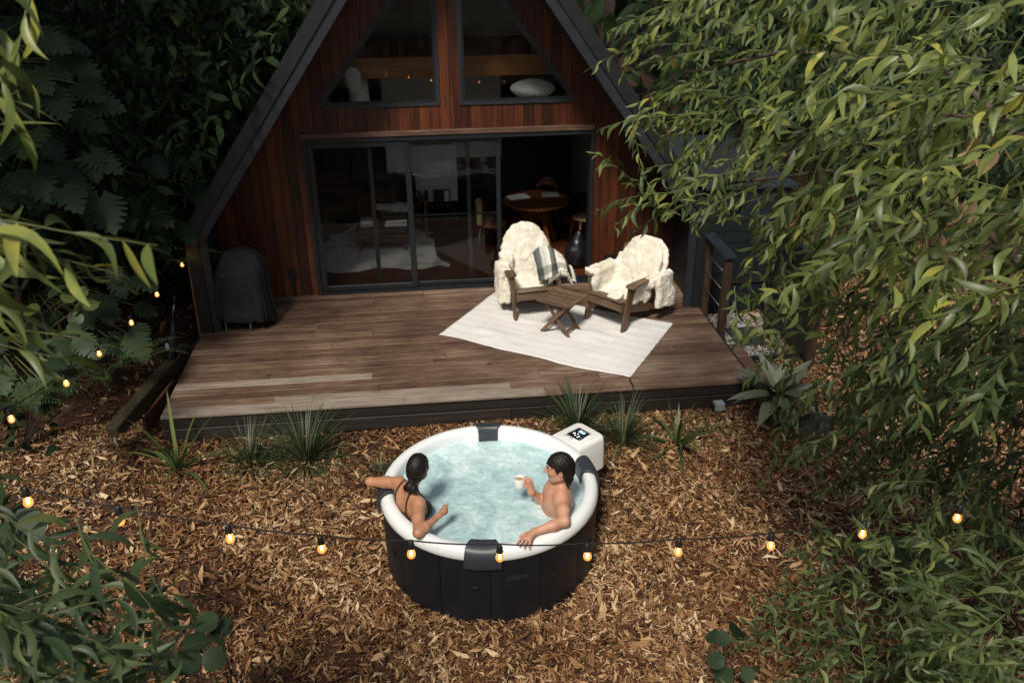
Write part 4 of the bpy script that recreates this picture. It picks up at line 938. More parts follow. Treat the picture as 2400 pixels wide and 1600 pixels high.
# ================================================================== people
def nrm(v): v = np.array(v, float); return v/np.linalg.norm(v)
def headframe(f):
    f = nrm(f); s = nrm(np.cross((0, 0, 1), f)); u = np.cross(f, s); return f, s, u      # s = to the person's left
def head_sdf(v, c, f, s, u, sc=1.0, male=True):
    c = np.array(c, float); M = np.array([f, s, u])
    def at(a, b, d): return c+sc*(f*a+s*b+u*d)
    v.ell(at(-.012, 0, .012), np.array((.098, .077, .104))*sc, M, k=.02)
    v.ell(at(.030, 0, -.050), np.array((.066, .058, .078))*sc, M, k=.03)
    v.cone(at(.058, 0, -.098), at(.070, 0, -.104), .026*sc, .019*sc, k=.025)
    for b in (-1, 1):
        v.cone(at(-.015, b*.055, -.062), at(.055, b*.022, -.100), .022*sc, .020*sc, k=.03)     # jaw
        v.ell(at(.062, b*.040, -.022), np.array((.026, .024, .022))*sc, M, k=.02)              # cheek
        v.ell(at(.084, b*.028, .012), np.array((.018, .020, .013))*sc, M, k=.012, op='s')      # eye socket
        v.ell(at(.076, b*.030, .010), np.array((.016, .017, .014))*sc, M, k=.006)              # eye lid
        v.cone(at(.088, b*.012, .030), at(.074, b*.050, .028), .008*sc, .007*sc, k=.012)       # brow
        v.ell(at(-.008, b*.080, -.014), np.array((.020, .007, .033))*sc, M, k=.006)            # ear
        v.ell(at(-.004, b*.087, -.010), np.array((.010, .006, .018))*sc, M, k=.004, op='s')
    v.cone(at(.088, 0, .016), at(.112, 0, -.024), .010*sc, .014*sc, k=.012)
    for b in (-1, 1): v.ell(at(.100, b*.011, -.028), np.array((.011, .009, .008))*sc, M, k=.006)
    v.cone(at(.089, -.020, -.056), at(.089, .020, -.056), .0075*sc, .0075*sc, k=.006); v.cone(at(.087, -.016, -.068), at(.087, .016, -.068), .0085*sc, .0085*sc, k=.006)
def eyes(c, f, s, u, sc, parent):
    for b in (-1, 1):
        p = np.array(c)+sc*(f*.079+s*b*.030+u*.010); mb = MB(); mb.lathe([(0, -.009), (.006, -.007), (.009, 0), (.006, .007), (0, .009)], 12); mb.build('eye', MT['mug'], parent, Vector(p)-parent.location)
        q = np.array(c)+sc*(f*.0885+s*b*.030+u*.010); mb = MB(); mb.lathe([(0, -.004), (.004, 0), (0, .004)], 10); mb.build('iris', MT['hair'], parent, Vector(q)-parent.location)
        mb = MB(); mb.tube([np.array(c)+sc*(f*.096+s*b*.014+u*.030), np.array(c)+sc*(f*.093+s*b*.030+u*.036), np.array(c)+sc*(f*.082+s*b*.050+u*.031)], [.0045, .005, .003], 6); mb.build('eyebrow', MT['hair'], parent, -parent.location)
def to_frame(X, c, f, s, u): Q = X-np.array(c, np.float32); return Q @ f.astype(np.float32), Q @ s.astype(np.float32), Q @ u.astype(np.float32)

# ---------------- man
pm = empty('person', (.80, -5.36, GZ+.07), 0, 'person with wet dark hair holding a white mug, bare arm along the tub rim', 'person', 'people bathing in the tub')
def wadd(me, name, mat, parent):
    o = obj(name, me, mat); o.parent = parent; o.matrix_parent_inverse = Matrix.Translation(-parent.location); return o
HC = np.array((.922, -5.500, .712)); f, s, u = headframe((-.985, .12, -.10))
SL_, SR_ = np.array((.930, -5.600, .462)), np.array((.955, -5.285, .470)); NB = np.array((.958, -5.445, .535))
v = Vol((.02, -6.14, -.28), (1.14, -5.12, .86), .0068)
TM = np.array([nrm((-.99, .10, -.0)), nrm((.10, .99, 0)), (0, 0, 1.0)])
v.ell((.915, -5.435, .36), (.112, .165, .19), TM, k=.05); v.ell((.875, -5.42, .14), (.10, .145, .20), TM, k=.06); v.ell((.84, -5.41, -.08), (.12, .165, .14), TM, k=.06)
for q in (SL_, SR_):
    v.cone(NB+(0, 0, .01), q+(0, 0, .012), .046, .050, k=.05); v.ell(q, (.060, .060, .066), k=.04)
    v.ell((np.array((.915, -5.44, .40))+q)/2+np.array((-.035, 0, -.05)), (.075, .085, .075), k=.05)       # pectoral and shoulder blade mass
    v.ell((np.array((.955, -5.44, .42))+q)/2+np.array((.035, 0, -.045)), (.060, .085, .11), k=.05)
v.cone(HC-u*.07-f*.022, NB, .054, .060, k=.035); v.cone(HC-u*.085+f*.02, NB+np.array((-.04, 0, -.01)), .03, .035, k=.03)
head_sdf(v, HC, f, s, u)
EL = np.array((.913, -5.845, .442)); WL_ = np.array((.664, -5.930, .434))
v.cone(SL_, (SL_+EL)/2+np.array((0, -.0, .004)), .055, .050, k=.03); v.cone((SL_+EL)/2+np.array((0, 0, .004)), EL, .050, .042, k=.03)
v.cone(EL, EL*.65+WL_*.35, .042, .044, k=.02); v.cone(EL*.65+WL_*.35, WL_, .044, .0265, k=.02)
hd = nrm((-.66, -.75, -.02)); hs_ = np.array((-.75, .66, 0))                     # hand along the rim
PK = WL_+hd*.088
v.cone(WL_, PK+hs_*.022, .025, .017, k=.02); v.cone(WL_, PK-hs_*.022, .025, .017, k=.02); v.cone(WL_+hd*.03, PK, .020, .017, k=.02)
for off, L, fan in ((.033, .074, .20), (.011, .084, .05), (-.012, .078, -.10), (-.034, .060, -.26)):
    k0 = PK+hs_*off; d = nrm(hd+hs_*fan); k1 = k0+d*L*.5+np.array((0, 0, .004)); k2 = k1+d*L*.5+np.array((0, 0, -.026))
    v.chain([k0, k1, k2], [.0100, .0090, .0074], k=.006)
v.chain([WL_+hd*.02+hs_*.018, WL_+hd*.055+hs_*.048, WL_+hd*.095+hs_*.062+np.array((0, 0, -.006))], [.015, .0115, .0090], k=.008)
ER = np.array((.838, -5.315, .235)); WR_ = np.array((.708, -5.432, .440))
v.cone(SR_, ER, .053, .043, k=.03); v.cone(ER, ER*.6+WR_*.4, .043, .042, k=.02); v.cone(ER*.6+WR_*.4, WR_, .042, .026, k=.02)
PC = np.array((.700, -5.418, .508)); v.cone(WR_, PC+np.array((.004, .016, .015)), .025, .019, k=.02); v.cone(WR_, PC+np.array((-.002, -.018, .0)), .024, .018, k=.02); v.cone(WR_, PC, .024, .020, k=.02)
for i, z in enumerate((.548, .527, .506, .486)):
    b0 = PC+np.array((.004, .018, z-.508)); v.chain([b0, (.672, -5.382, z+.002), (.658, -5.402, z), (.668, -5.420, z-.002)], [.0100, .0095, .0088, .0078], k=.006)
v.chain([PC+np.array((-.004, -.020, .005)), (.684, -5.440, .548), (.664, -5.425, .572)], [.013, .0112, .0090], k=.008)
for a, sy in ((-1, -5.47), (1, -5.35)):
    K_ = np.array((.46, sy-.02*a, .19)); v.cone((.83, sy, -.10), K_, .085, .060, k=.05); v.cone(K_, (.20, sy-.01*a, -.17), .056, .038, k=.03); v.cone((.20, sy-.01*a, -.18), (.08, sy-.01*a, -.23), .036, .026, k=.03)
wadd(v.mesh('man_body'), 'body', MT['skin_m'], pm); eyes(HC, f, s, u, 1.0, pm)
h = Vol((.72, -5.68, .48), (1.10, -5.32, .88), .0055); M = np.array([f, s, u])
h.ell(HC-f*.014+u*.018, (.112, .090, .114), M, k=.01); h.ell(HC-f*.060-u*.045, (.058, .075, .075), M, k=.04)
for t in np.linspace(-1, 1, 11):
    b0 = HC-f*(.075-.03*abs(t))+s*t*.074-u*.05; L = .10+.02*math.sin(t*17)+.015*(1-abs(t)); h.chain([b0, b0-u*L*.55-f*.014+s*.004*math.sin(t*9), b0-u*L-f*.004+s*.012*math.sin(t*13)], [.019, .015, .005], k=.012)
X = h.points(); a, b, c_ = to_frame(X, HC, f, s, u)
cut = np.minimum(np.minimum(a-.012-.45*np.clip(c_+.02, -.05, .08), .058-c_-.25*np.abs(b)), .2); h.F = np.maximum(h.F, cut)       # face and forehead stay free
ear = np.linalg.norm(np.stack([(a+.004)/.024, (np.abs(b)-.084)/.03, (c_+.020)/.034], -1), axis=-1)-1; h.F = np.maximum(h.F, -ear*.02)
th = np.arctan2(b, -a+.02); h.F += (.0075*(vnoise(np.stack([th*18, c_*9, a*9], -1), 1.0, 3)-.5)*1.6).astype(np.float32)
wadd(h.mesh('man_hair'), 'hair', MT['hair'], pm)
# mug
mg = empty('mug', (.615, -5.395, .470), .0, 'white ceramic mug of milky coffee held above the water', 'mug')
mb = MB(); mb.lathe([(0, .0), (.034, .0), (.0395, .004), (.042, .02), (.0425, .094), (.041, .096), (.0395, .094), (.039, .02), (.035, .008), (0, .007)], 32); mb.build('cup', MT['mug'], mg)
mb = MB(); mb.tube([(.040*math.cos(0)+.001, -.003, .078), (.058, -.005, .080), (.069, -.006, .066), (.069, -.006, .040), (.058, -.005, .024), (.041, -.003, .022)], .0055, 8); mb.build('handle', MT['mug'], mg)
mb = MB(); mb.lathe([(0, .0), (.0388, .0)], 28); mb.build('coffee', MT['coffee'], mg, (0, 0, .074))

# ---------------- woman
pw = empty('person', (-.20, -5.33, GZ+.07), 0, 'person with dark tied-back hair and brown bikini, seen from behind, elbow on the rim', 'person', 'people bathing in the tub')
HC = np.array((-.188, -5.405, .742)); f, s, u = headframe((.50, .86, -.10))
fb = nrm((.86, .51, 0)); rt = np.array((fb[1], -fb[0], 0)); TM = np.array([fb, -rt, (0, 0, 1.0)])
SR_, SL_ = np.array((-.203, -5.548, .488)), np.array((-.358, -5.262, .500)); NB = np.array((-.262, -5.410, .560))
def torso(v):
    v.ell(np.array((-.262, -5.398, .36)), (.088, .128, .18), TM, k=.05); v.ell(np.array((-.225, -5.375, .13)), (.082, .115, .20), TM, k=.06); v.ell(np.array((-.195, -5.36, -.09)), (.12, .165, .14), TM, k=.06)
    for q in (SL_, SR_):
        v.cone(NB+(0, 0, .0), q+(0, 0, .008), .036, .036, k=.05); v.ell((np.array((-.28, -5.405, .42))+q)/2+np.array((0, 0, -.03))-fb*.028, (.055, .07, .10), TM, k=.05)
        v.ell((np.array((-.26, -5.395, .42))+q)/2+np.array((0, 0, -.05))+fb*.02, (.06, .075, .09), TM, k=.05)
    for b in (-1, 1): v.ell(np.array((-.262, -5.398, .345))+fb*.082+rt*b*.070, (.052, .060, .060), TM, k=.03)
def spine(v): v.cone(np.array((-.262, -5.398, .50))-fb*.098, np.array((-.235, -5.385, .15))-fb*.098, .012, .012, k=.05, op='s')
v = Vol((-.70, -5.98, -.28), (.50, -4.86, .87), .0068); torso(v); spine(v)
for q in (SL_, SR_): v.ell(q, (.047, .047, .053), k=.035)
v.cone(HC-u*.075-f*.02, NB, .044, .047, k=.035); head_sdf(v, HC, f, s, u, .93, False)
ER = np.array((-.216, -5.842, .440)); WR_ = np.array((-.045, -5.668, .458))
v.cone(SR_, (SR_+ER)/2, .051, .047, k=.03); v.cone((SR_+ER)/2, ER, .047, .037, k=.025); v.cone(ER, ER*.65+WR_*.35, .037, .037, k=.02); v.cone(ER*.65+WR_*.35, WR_, .034, .021, k=.02)
d = nrm(WR_-ER); sd = np.cross(d, (0, 0, 1)); FC = WR_+d*.055
v.cone(WR_, FC+np.array((0, 0, .008)), .021, .026, k=.02); v.ell(FC, (.030, .030, .030), k=.02)
for i, o_ in enumerate((.027, .009, -.010, -.027)):
    k0 = FC+d*.022+np.array((0, 0, .012+o_*.3))+sd*o_*.5-np.array((0, 0, .0))+np.array((0, 0, 1))*o_*.6
    v.chain([k0, k0+d*.018-sd*.012, k0-d*.004-sd*.030], [.0092, .0088, .0078], k=.006)
v.chain([FC-d*.02+np.array((0, 0, .022)), FC+d*.01+np.array((0, 0, .036)), FC+d*.026-sd*.014+np.array((0, 0, .030))], [.012, .0105, .0085], k=.008)
EL = np.array((-.598, -5.140, .448)); rd = nrm(ray(868, 1132)); WL_ = EL+rd*.225+np.array((-.02, 0, 0))
v.cone(SL_, (SL_+EL)/2, .051, .048, k=.03); v.cone((SL_+EL)/2, EL, .048, .038, k=.025); v.cone(EL, EL*.65+WL_*.35, .038, .036, k=.02); v.cone(EL*.65+WL_*.35, WL_, .034, .021, k=.02)
hd = nrm(rd+np.array((0, 0, -.6))); PK = WL_+hd*.075; sx = nrm(np.cross(hd, (1, 0, .2)))
for b in (-1, 0, 1): v.cone(WL_, PK+sx*.020*b, .020, .014, k=.02)
for o_, L in ((.029, .062), (.010, .071), (-.010, .066), (-.028, .052)): k0 = PK+sx*o_; v.chain([k0, k0+hd*L*.5+np.array((.006, 0, 0)), k0+hd*L+np.array((.016, 0, 0))], [.0086, .0078, .0066], k=.006)
v.chain([WL_+hd*.02+sx*.015, WL_+hd*.05+sx*.042, WL_+hd*.08+sx*.050], [.012, .010, .008], k=.008)
for b in (-1, 1):
    hp_ = np.array((-.195, -5.36, -.10))+rt*.085*b; K_ = hp_+fb*.40+np.array((0, 0, .27)); v.cone(hp_, K_, .085, .056, k=.05); A_n = K_+fb*.20+np.array((0, 0, -.36)); v.cone(K_, A_n, .052, .034, k=.03); v.cone(A_n, A_n+fb*.12+np.array((0, 0, -.04)), .032, .022, k=.03)
wadd(v.mesh('woman_body'), 'body', MT['skin_w'], pw); eyes(HC, f, s, u, .93, pw)
c = Vol((-.48, -5.68, .22), (-.02, -5.12, .62), .0055); torso(c); spine(c); X = c.points(); Q = X-np.array((-.262, -5.398, 0), np.float32)
lat = Q @ rt.astype(np.float32); fr_ = Q @ fb.astype(np.float32); z = X[..., 2]
strap = np.minimum(np.abs(lat-.088+.10*np.clip(z-.46, 0, .2))-.0105, np.abs(lat+.088-.10*np.clip(z-.46, 0, .2))-.0105); strap = np.maximum(strap, .30-z)
band = np.abs(z-.315)-.012
cup = np.minimum(np.linalg.norm(np.stack([fr_-.11, lat-.068, z-.345], -1), axis=-1), np.linalg.norm(np.stack([fr_-.11, lat+.068, z-.345], -1), axis=-1))-.078
reg = np.minimum(np.minimum(strap, band), cup); c.F = np.maximum(c.F-.0055, reg).astype(np.float32)
wadd(c.mesh('bikini'), 'bikini_top', MT['bikini'], pw)
h = Vol((-.42, -5.70, .50), (.0, -5.22, .88), .0055); M = np.array([f, s, u])
h.ell(HC-f*.014+u*.014, (.104, .083, .108), M, k=.01); h.ell(HC-f*.055-u*.035, (.055, .066, .070), M, k=.04)
TB = HC-f*.100-u*.080
h.cone(HC-f*.085-u*.055, TB, .040, .022, k=.03); h.ell(TB, (.026, .026, .022), k=.02)
B0 = TB-f*.030-u*.026; h.ell(B0, (.042, .042, .044), k=.010); h.ell(B0-u*.022+s*.020, (.038, .038, .030), k=.008); h.ell(B0-u*.014-s*.030, (.034, .036, .034), k=.008); h.cone(TB, B0, .022, .028, k=.012)
X = h.points(); a, b, c_ = to_frame(X, HC, f, s, u)
cut = np.minimum(np.minimum(a-.018-.5*np.clip(c_+.02, -.05, .08), .062-c_), .2); h.F = np.maximum(h.F, cut)
ear = np.linalg.norm(np.stack([(a+.006)/.022, (np.abs(b)-.080)/.03, (c_+.018)/.030], -1), axis=-1)-1; h.F = np.maximum(h.F, -ear*.02)
th = np.arctan2(b, c_+.12); h.F += (.0048*(vnoise(np.stack([th*24, a*7, c_*7], -1), 1.0, 3)-.5)*1.6).astype(np.float32)
wadd(h.mesh('woman_hair'), 'hair', MT['hair'], pw)
mb = MB(); mb.lathe([(.022, -.006), (.030, -.004), (.031, .004), (.022, .006)], 20, closed=True); o = mb.build('hair_tie', MT['black'], pw, (0, 0, 0)); o.location = Vector(TB)-pw.location; o.rotation_euler = Vector(-f*.3-u).to_track_quat('Z', 'Y').to_euler()
# ================================================================== plants: leaf templates
def strip(sec, width, L, curve=0., fold=.15, bend=0., cols=3):
    """leaf along +y: sec list of y fractions, width profile function, sideways sickle, downward bend"""
    V = []
    for t in sec:
        w = width(t)*L; x0 = curve*L*math.sin(PI*t)*.9; z0 = -bend*L*t*t
        for c in np.linspace(-1, 1, cols): V.append((x0+c*w, t*L, z0+abs(c)*fold*w))
    F = []
    for i in range(len(sec)-1):
        for c in range(cols-1): a = i*cols+c; F.append((a, a+1, a+cols+1, a+cols))
    return np.array(V), np.array(F)
sick = lambda t: .112*max(.02, math.sin(PI*min(1, t**.8)))**.85
SH = ((.14, .10), (-.12, .22), (.05, .05), (-.20, .30), (.18, .38))
ACW = [strip(np.linspace(0, 1, 7), sick, 1.0, c, .25, b) for c, b in SH]
ACN = [strip(np.linspace(0, 1, 8), lambda t: .74*sick(t), 1.0, c*1.4, .3, b*1.2) for c, b in SH]
def frames(pos, dirv, up, size):
    """stack of 4x3 frames: columns x,y(along leaf),z(normal), origin"""
    y = dirv/np.linalg.norm(dirv, axis=1, keepdims=True); x = np.cross(y, up); x /= np.maximum(np.linalg.norm(x, axis=1, keepdims=True), 1e-6); z = np.cross(x, y)
    return np.stack([x*size[:, None], y*size[:, None], z*size[:, None]], 2), pos
def scatter(templates, M, pos, pick):
    V, F, n = [], [], 0
    for k, (tv, tf) in enumerate(templates):
        m = pick == k
        if not m.any(): continue
        W = np.einsum('nij,vj->nvi', M[m], tv)+pos[m][:, None, :]; c = len(tv); q = W.shape[0]
        V.append(W.reshape(-1, 3)); F.append((tf[None]+(np.arange(q)*c)[:, None, None]+n).reshape(-1, tf.shape[1])); n += q*c
    return np.concatenate(V), np.concatenate(F)
def rnd(n, a, b): return RNG.uniform(a, b, n)
def unit(n):
    v = RNG.normal(size=(n, 3)); return v/np.linalg.norm(v, axis=1, keepdims=True)
def lmesh(t, name): return npmesh(name, t[0], [t[1]])
def mat4(M, p): return Matrix([[*M[0], p[0]], [*M[1], p[1]], [*M[2], p[2]], [0, 0, 0, 1]])
def leaf_objects(name, meshes, mat, M, pos, pick, parent):
    inv = parent.matrix_world.inverted() if False else Matrix.Translation(-parent.location)
    for i in range(len(pos)):
        me = meshes[pick[i]]
        if not me.materials: me.materials.append(mat)
        o = bpy.data.objects.new(name, me); COL.objects.link(o); o.parent = parent; o.matrix_basis = inv @ mat4(M[i], pos[i])

# ------------------------------------------------------------------ leaf litter (cannot be counted)
lt = [strip([0, .35, .7, 1], lambda t: w_*max(.03, math.sin(PI*t))**.7, 1.0, c, f_, b, 2) for w_, c, f_, b in ((.075, .12, 0, .1), (.10, -.1, 0, -.12), (.055, .2, 0, .2), (.13, .0, 0, -.2), (.08, -.2, 0, .3), (.03, .05, 0, 0))]
# second lateral curl so that they are not flat
for tv, tf in lt: tv[:, 2] += .10*np.sin(np.arange(len(tv)))
N = 260000
x = np.concatenate([rnd(N*6//10, -4.6, 5.0), rnd(N*4//10, -8, 9), rnd(38000, 4.2, 7.6)]); y = np.concatenate([rnd(N*6//10, -7.6, -2.6), rnd(N*4//10, -7.6, 5), rnd(38000, -6.5, .6)])
keep = ~((x > -2.86) & (x < 3.46) & (y > -3.03)) & (np.hypot(x-TX, y-TY) > .875) & ~((np.hypot(x-(TX+1.06*math.cos(R_(35))), y-(TY+1.06*math.sin(R_(35)))) < .17))
bare = fbm(np.stack([x, y, x*0], -1), .9, 3, 6); keep &= ~((bare < .45) & (RNG.random(len(x)) < .62*np.clip((.47-bare)/.08, 0, 1)))
x, y = x[keep], y[keep]; n = len(x)
sz = np.exp(RNG.normal(-2.68, .46, n)); sz = np.clip(sz, .03, .20); sm_ = RNG.random(n) < .30; sz = np.where(sm_, rnd(n, .018, .04), sz)
a = rnd(n, 0, 2*PI); tilt = RNG.normal(0, .30, n)
dirv = np.stack([np.cos(a), np.sin(a), tilt], -1); up = np.stack([RNG.normal(0, .35, n), RNG.normal(0, .35, n), np.ones(n)], -1)
pos = np.stack([x, y, hgt(x, y)+rnd(n, .003, .045)], -1); pos -= dirv*sz[:, None]*.5; pos[:, 2] = np.maximum(pos[:, 2], hgt(pos[:, 0], pos[:, 1])+.002)
M, pos = frames(pos, dirv, up, sz); V, F = scatter(lt, M, pos, RNG.integers(0, len(lt), n))
tag(obj('leaf_litter', npmesh('leaf_litter', V, [F]), MT['litter']), 'dry brown and tan fallen leaves covering the ground round the tub', 'leaf litter', kind='stuff')
n = 60; x, y = rnd(n, -2.7, 3.4), -3.0+3.0*RNG.random(n)**1.6; a = rnd(n, 0, 2*PI)
M, pos = frames(np.stack([x, y, np.full(n, .006)], -1), np.stack([np.cos(a), np.sin(a), rnd(n, 0, .1)], -1), np.tile([(0, .1, 1.0)], (n, 1)), rnd(n, .03, .08)); V, F = scatter(lt, M, pos, RNG.integers(0, len(lt), n))
V[:, 2] = np.maximum(V[:, 2], .003); tag(obj('stray_leaves', npmesh('stray_leaves', V, [F]), MT['litter']), 'few dry leaves blown onto the deck boards', 'leaf litter', kind='stuff')
# thin dark twigs on the ground
mb = MB()
for k in range(260):
    x0, y0 = random.uniform(-4.4, 4.4), random.uniform(-7.2, -3.3)
    if math.hypot(x0-TX, y0-TY) < 1.25: continue
    an = random.uniform(0, 2*PI); L = random.uniform(.12, .5); pts = [(x0+L*t*math.cos(an+.5*t), y0+L*t*math.sin(an+.5*t), GZ+.03+.01*math.sin(t*5)) for t in (0, .35, .7, 1)]
    if any(-2.9 < p[0] < 3.5 and p[1] > -3.1 for p in pts): continue
    mb.tube(pts, [.004, .0035, .003, .0015], 5)
tag(mb.build('fallen_twigs', MT['bark']), 'thin dark fallen twigs scattered among the dry leaves', 'twigs', kind='stuff')

MT['acacia_d'] = surf('mid_green_shaded_leaf', [(0, (.016, .032, .009)), (.5, (.050, .078, .024)), (.85, (.098, .130, .042)), (1, (.22, .22, .05))], rough=.45, nscale=1.4, noise_w=.5, rnd_w=.8, rnd='island', coord='World', transl=.22, spec=.3)  # darker leaf variant for the sapling; missing shade is put into its colour
MT['acacia_d1'] = surf('mid_green_shaded_leaf_single', [(0, (.020, .038, .012)), (.5, (.058, .088, .028)), (.85, (.105, .138, .046)), (1, (.22, .22, .05))], rough=.45, nscale=2, noise_w=.5, rnd_w=.8, transl=.22, spec=.3)
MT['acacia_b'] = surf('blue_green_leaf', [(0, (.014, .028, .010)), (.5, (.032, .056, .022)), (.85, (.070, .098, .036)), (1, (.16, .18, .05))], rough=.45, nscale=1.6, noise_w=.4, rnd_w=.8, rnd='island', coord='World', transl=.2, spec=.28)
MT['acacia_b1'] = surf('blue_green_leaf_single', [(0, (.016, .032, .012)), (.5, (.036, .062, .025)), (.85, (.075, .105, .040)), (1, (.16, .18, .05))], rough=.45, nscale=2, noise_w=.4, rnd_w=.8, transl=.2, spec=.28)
# ------------------------------------------------------------------ acacia trees
def branchlet(p0, d0, L, droop, ll, n, out, tw, r0=.0032):
    d = np.array(d0, float); d /= np.linalg.norm(d); p = np.array(p0, float); m = 7; pts = [p.copy()]; ds = [d.copy()]
    for k in range(m):
        d = d+np.array((random.gauss(0, .10), random.gauss(0, .10), -droop/m+random.gauss(0, .05))); d /= np.linalg.norm(d); p = p+d*L/m; pts.append(p.copy()); ds.append(d.copy())
    tw.append((pts, [r0*(1-.75*i/m) for i in range(m+1)]))
    side = np.cross(d, (0, 0, 1)); side /= max(np.linalg.norm(side), 1e-6)
    for k in range(n):
        t = (k+.6)/n*m; i = min(int(t), m-1); q = pts[i]+(pts[i+1]-pts[i])*(t-i); dd = ds[i]; sd = np.cross(dd, (0, 0, 1)); sd /= max(np.linalg.norm(sd), 1e-6)
        a = k*2.4+random.uniform(-.5, .5); lat = sd*math.cos(a)+np.array((0, 0, 1))*math.sin(a)*.5
        ld = dd*random.uniform(.35, .9)+lat*random.uniform(.5, 1.0)+np.array((random.gauss(0, .2), random.gauss(0, .2), -random.uniform(0., .6)))
        sc = ll*random.uniform(.62, 1.15)*(1 if k < n-2 else .7)
        out.append((q, ld, np.array((random.gauss(-.1, .38), random.gauss(-.6, .38), 1.0)), sc))
def apparent(pos, size, M):
    d = pos-CAM; z = d @ FW; u = 1200+FPX*(d @ RI)/z; v = 800-FPX*(d @ UP)/z
    a = size*FPX/np.maximum(z, .3); inside = (u > -20) & (u < 2420) & (v > -20) & (v < 1620) & (z > .3)
    return np.where(inside, a, 0)
def acacia(name, lab, base, trunk, regions, mat, mat1, limbs, dead=(), tr=.07, nobj=300, ACV=None):
    ACV = ACV or ACW
    t = empty(name, base, 0, lab, 'tree', 'willow leaved trees framing the view')
    mb = MB(); mb.tube(trunk, np.linspace(tr, tr*.35, len(trunk)), 10); mb.build('trunk', MT['bark'], t, -Vector(base))
    for lb in limbs: mb = MB(); mb.tube(lb[0], np.linspace(lb[1], lb[1]*.3, len(lb[0])), 8); mb.build('branch', MT['bark'], t, -Vector(base))
    out, tw = [], []
    for (u0, u1, v0, v1, da, db, cnt, ll, L, (rx, ry), droop) in regions:
        sp_ = ll*.29
        for k in range(cnt):
            u, v, d = random.uniform(u0, u1), random.uniform(v0, v1), random.uniform(da, db)
            tip = atd(u, v, d); dr = RI*rx+UP*ry+FW*random.uniform(-.5, .5)+RI*random.gauss(0, .5)+UP*random.gauss(0, .45); dr /= np.linalg.norm(dr); LL = L*random.uniform(.7, 1.25)
            branchlet(tip-dr*LL*.7, dr, LL, droop, ll, max(5, int(LL/sp_)), out, tw)
    pos = np.array([o[0] for o in out]); M, pos = frames(pos, np.array([o[1] for o in out]), np.array([o[2] for o in out]), np.array([o[3] for o in out]))
    pick = RNG.integers(0, len(ACV), len(pos)); sz = np.array([o[3] for o in out]); ap = apparent(pos, sz, M)
    ap = ap*(1-.12*(np.linalg.norm(pos-CAM, axis=1)-np.linalg.norm(pos-CAM, axis=1).min())); order = np.argsort(-ap); big = order[:nobj]; rest = order[nobj:]
    leaf_objects('leaf', [lmesh(a, 'acacia_leaf') for a in ACV], mat1, M[big], pos[big], pick[big], t)
    if len(rest):
        V, F = scatter(ACV, M[rest], pos[rest], pick[rest]); o = obj('foliage', npmesh('foliage', V-np.array(base), [F]), mat, t); tag(o, kind='stuff')
    mb = MB()
    for pts, rr in tw: mb.tube(pts, rr, 5, cap=False)
    o = mb.build('twigs', MT['twig'], t, -Vector(base)); tag(o, kind='stuff')
    if dead:
        lv = [strip(np.linspace(0, 1, 6), lambda q: .13*max(.02, math.sin(PI*q))**.8, 1, c, .9, b) for c, b in ((.25, .5), (-.3, .35))]
        ms = [lmesh(a, 'dead_leaf') for a in lv]
        for (u, v, d, cnt, sp) in dead:
            p = np.array([atd(u+random.gauss(0, sp), v+random.gauss(0, sp), d) for _ in range(cnt)]); dv = np.stack([RNG.normal(0, .3, cnt), RNG.normal(0, .3, cnt), -np.ones(cnt)], -1)
            Md, p = frames(p, dv, unit(cnt), rnd(cnt, .08, .16)); leaf_objects('dead_leaf', ms, MT['canvas'], Md, p, RNG.integers(0, 2, cnt), t)
    return t
# the tree on the house side of the clearing, spreading over the upper corner
b0 = (4.15, -7.0, float(hgt(4.15, -7.0)))
trk = [b0, (4.10, -6.95, .8), (3.95, -6.9, 1.8), (3.8, -6.85, 2.7), (3.6, -6.8, 3.6), (3.4, -6.7, 4.4)]
lim = [([(3.85, -6.87, 2.4), (3.3, -6.3, 3.0), (2.6, -5.9, 3.15), (2.0, -5.6, 3.0)], .028), ([(3.7, -6.83, 3.2), (3.0, -7.1, 3.7), (2.4, -7.3, 3.8)], .024), ([(3.9, -6.9, 2.0), (3.3, -6.4, 2.35), (2.6, -6.1, 2.3)], .022), ([(3.7, -6.8, 3.2), (3.2, -5.9, 3.8), (2.5, -5.2, 3.8), (1.9, -4.8, 3.6)], .028), ([(4.0, -6.9, 1.5), (3.4, -6.7, 1.9), (2.8, -6.6, 2.0)], .02)]
RG = [  # u0,u1,v0,v1, depth range, branchlets, leaf length, branchlet length, image direction, droop
    (1590, 2440, -60, 330, 5.4, 7.6, 84, .145, .62, (-.8, -.35), .55), (1780, 2440, -40, 420, 4.1, 5.3, 60, .160, .60, (-.85, -.25), .5), (1950, 2440, 20, 480, 3.3, 4.0, 18, .150, .50, (-.85, -.15), .5),
    (1780, 2440, 400, 760, 4.8, 6.4, 54, .150, .58, (-.8, -.4), .55), (1850, 2440, 400, 720, 3.7, 4.7, 36, .160, .55, (-.85, -.3), .5),
    (1430, 1620, 20, 130, 5.6, 6.4, 11, .135, .62, (-.95, -.25), .35), (1450, 1600, 170, 290, 5.6, 6.4, 8, .130, .60, (-.95, -.3), .3),
    (1450, 1700, 360, 500, 5.6, 6.3, 19, .125, .55, (-.95, -.35), .45), (1580, 1790, 310, 440, 5.7, 6.6, 15, .125, .55, (-.9, -.4), .45), (1720, 1900, 490, 640, 5.2, 6.0, 10, .13, .5, (-.6, -.8), .5), (1730, 1960, 600, 850, 5.6, 6.8, 17, .115, .45, (-.35, -.9), .5)]
acacia('willow_leaved_tree', 'tall willow leaved tree spreading bright green leaves across the balustrade side of the cabin', b0, trk, RG, MT['acacia'], MT['acacia_lit'], lim, dead=((2310, 320, 4.2, 14, 26), (2190, 560, 5.0, 6, 14), (2265, 470, 4.4, 5, 16)), tr=.06)
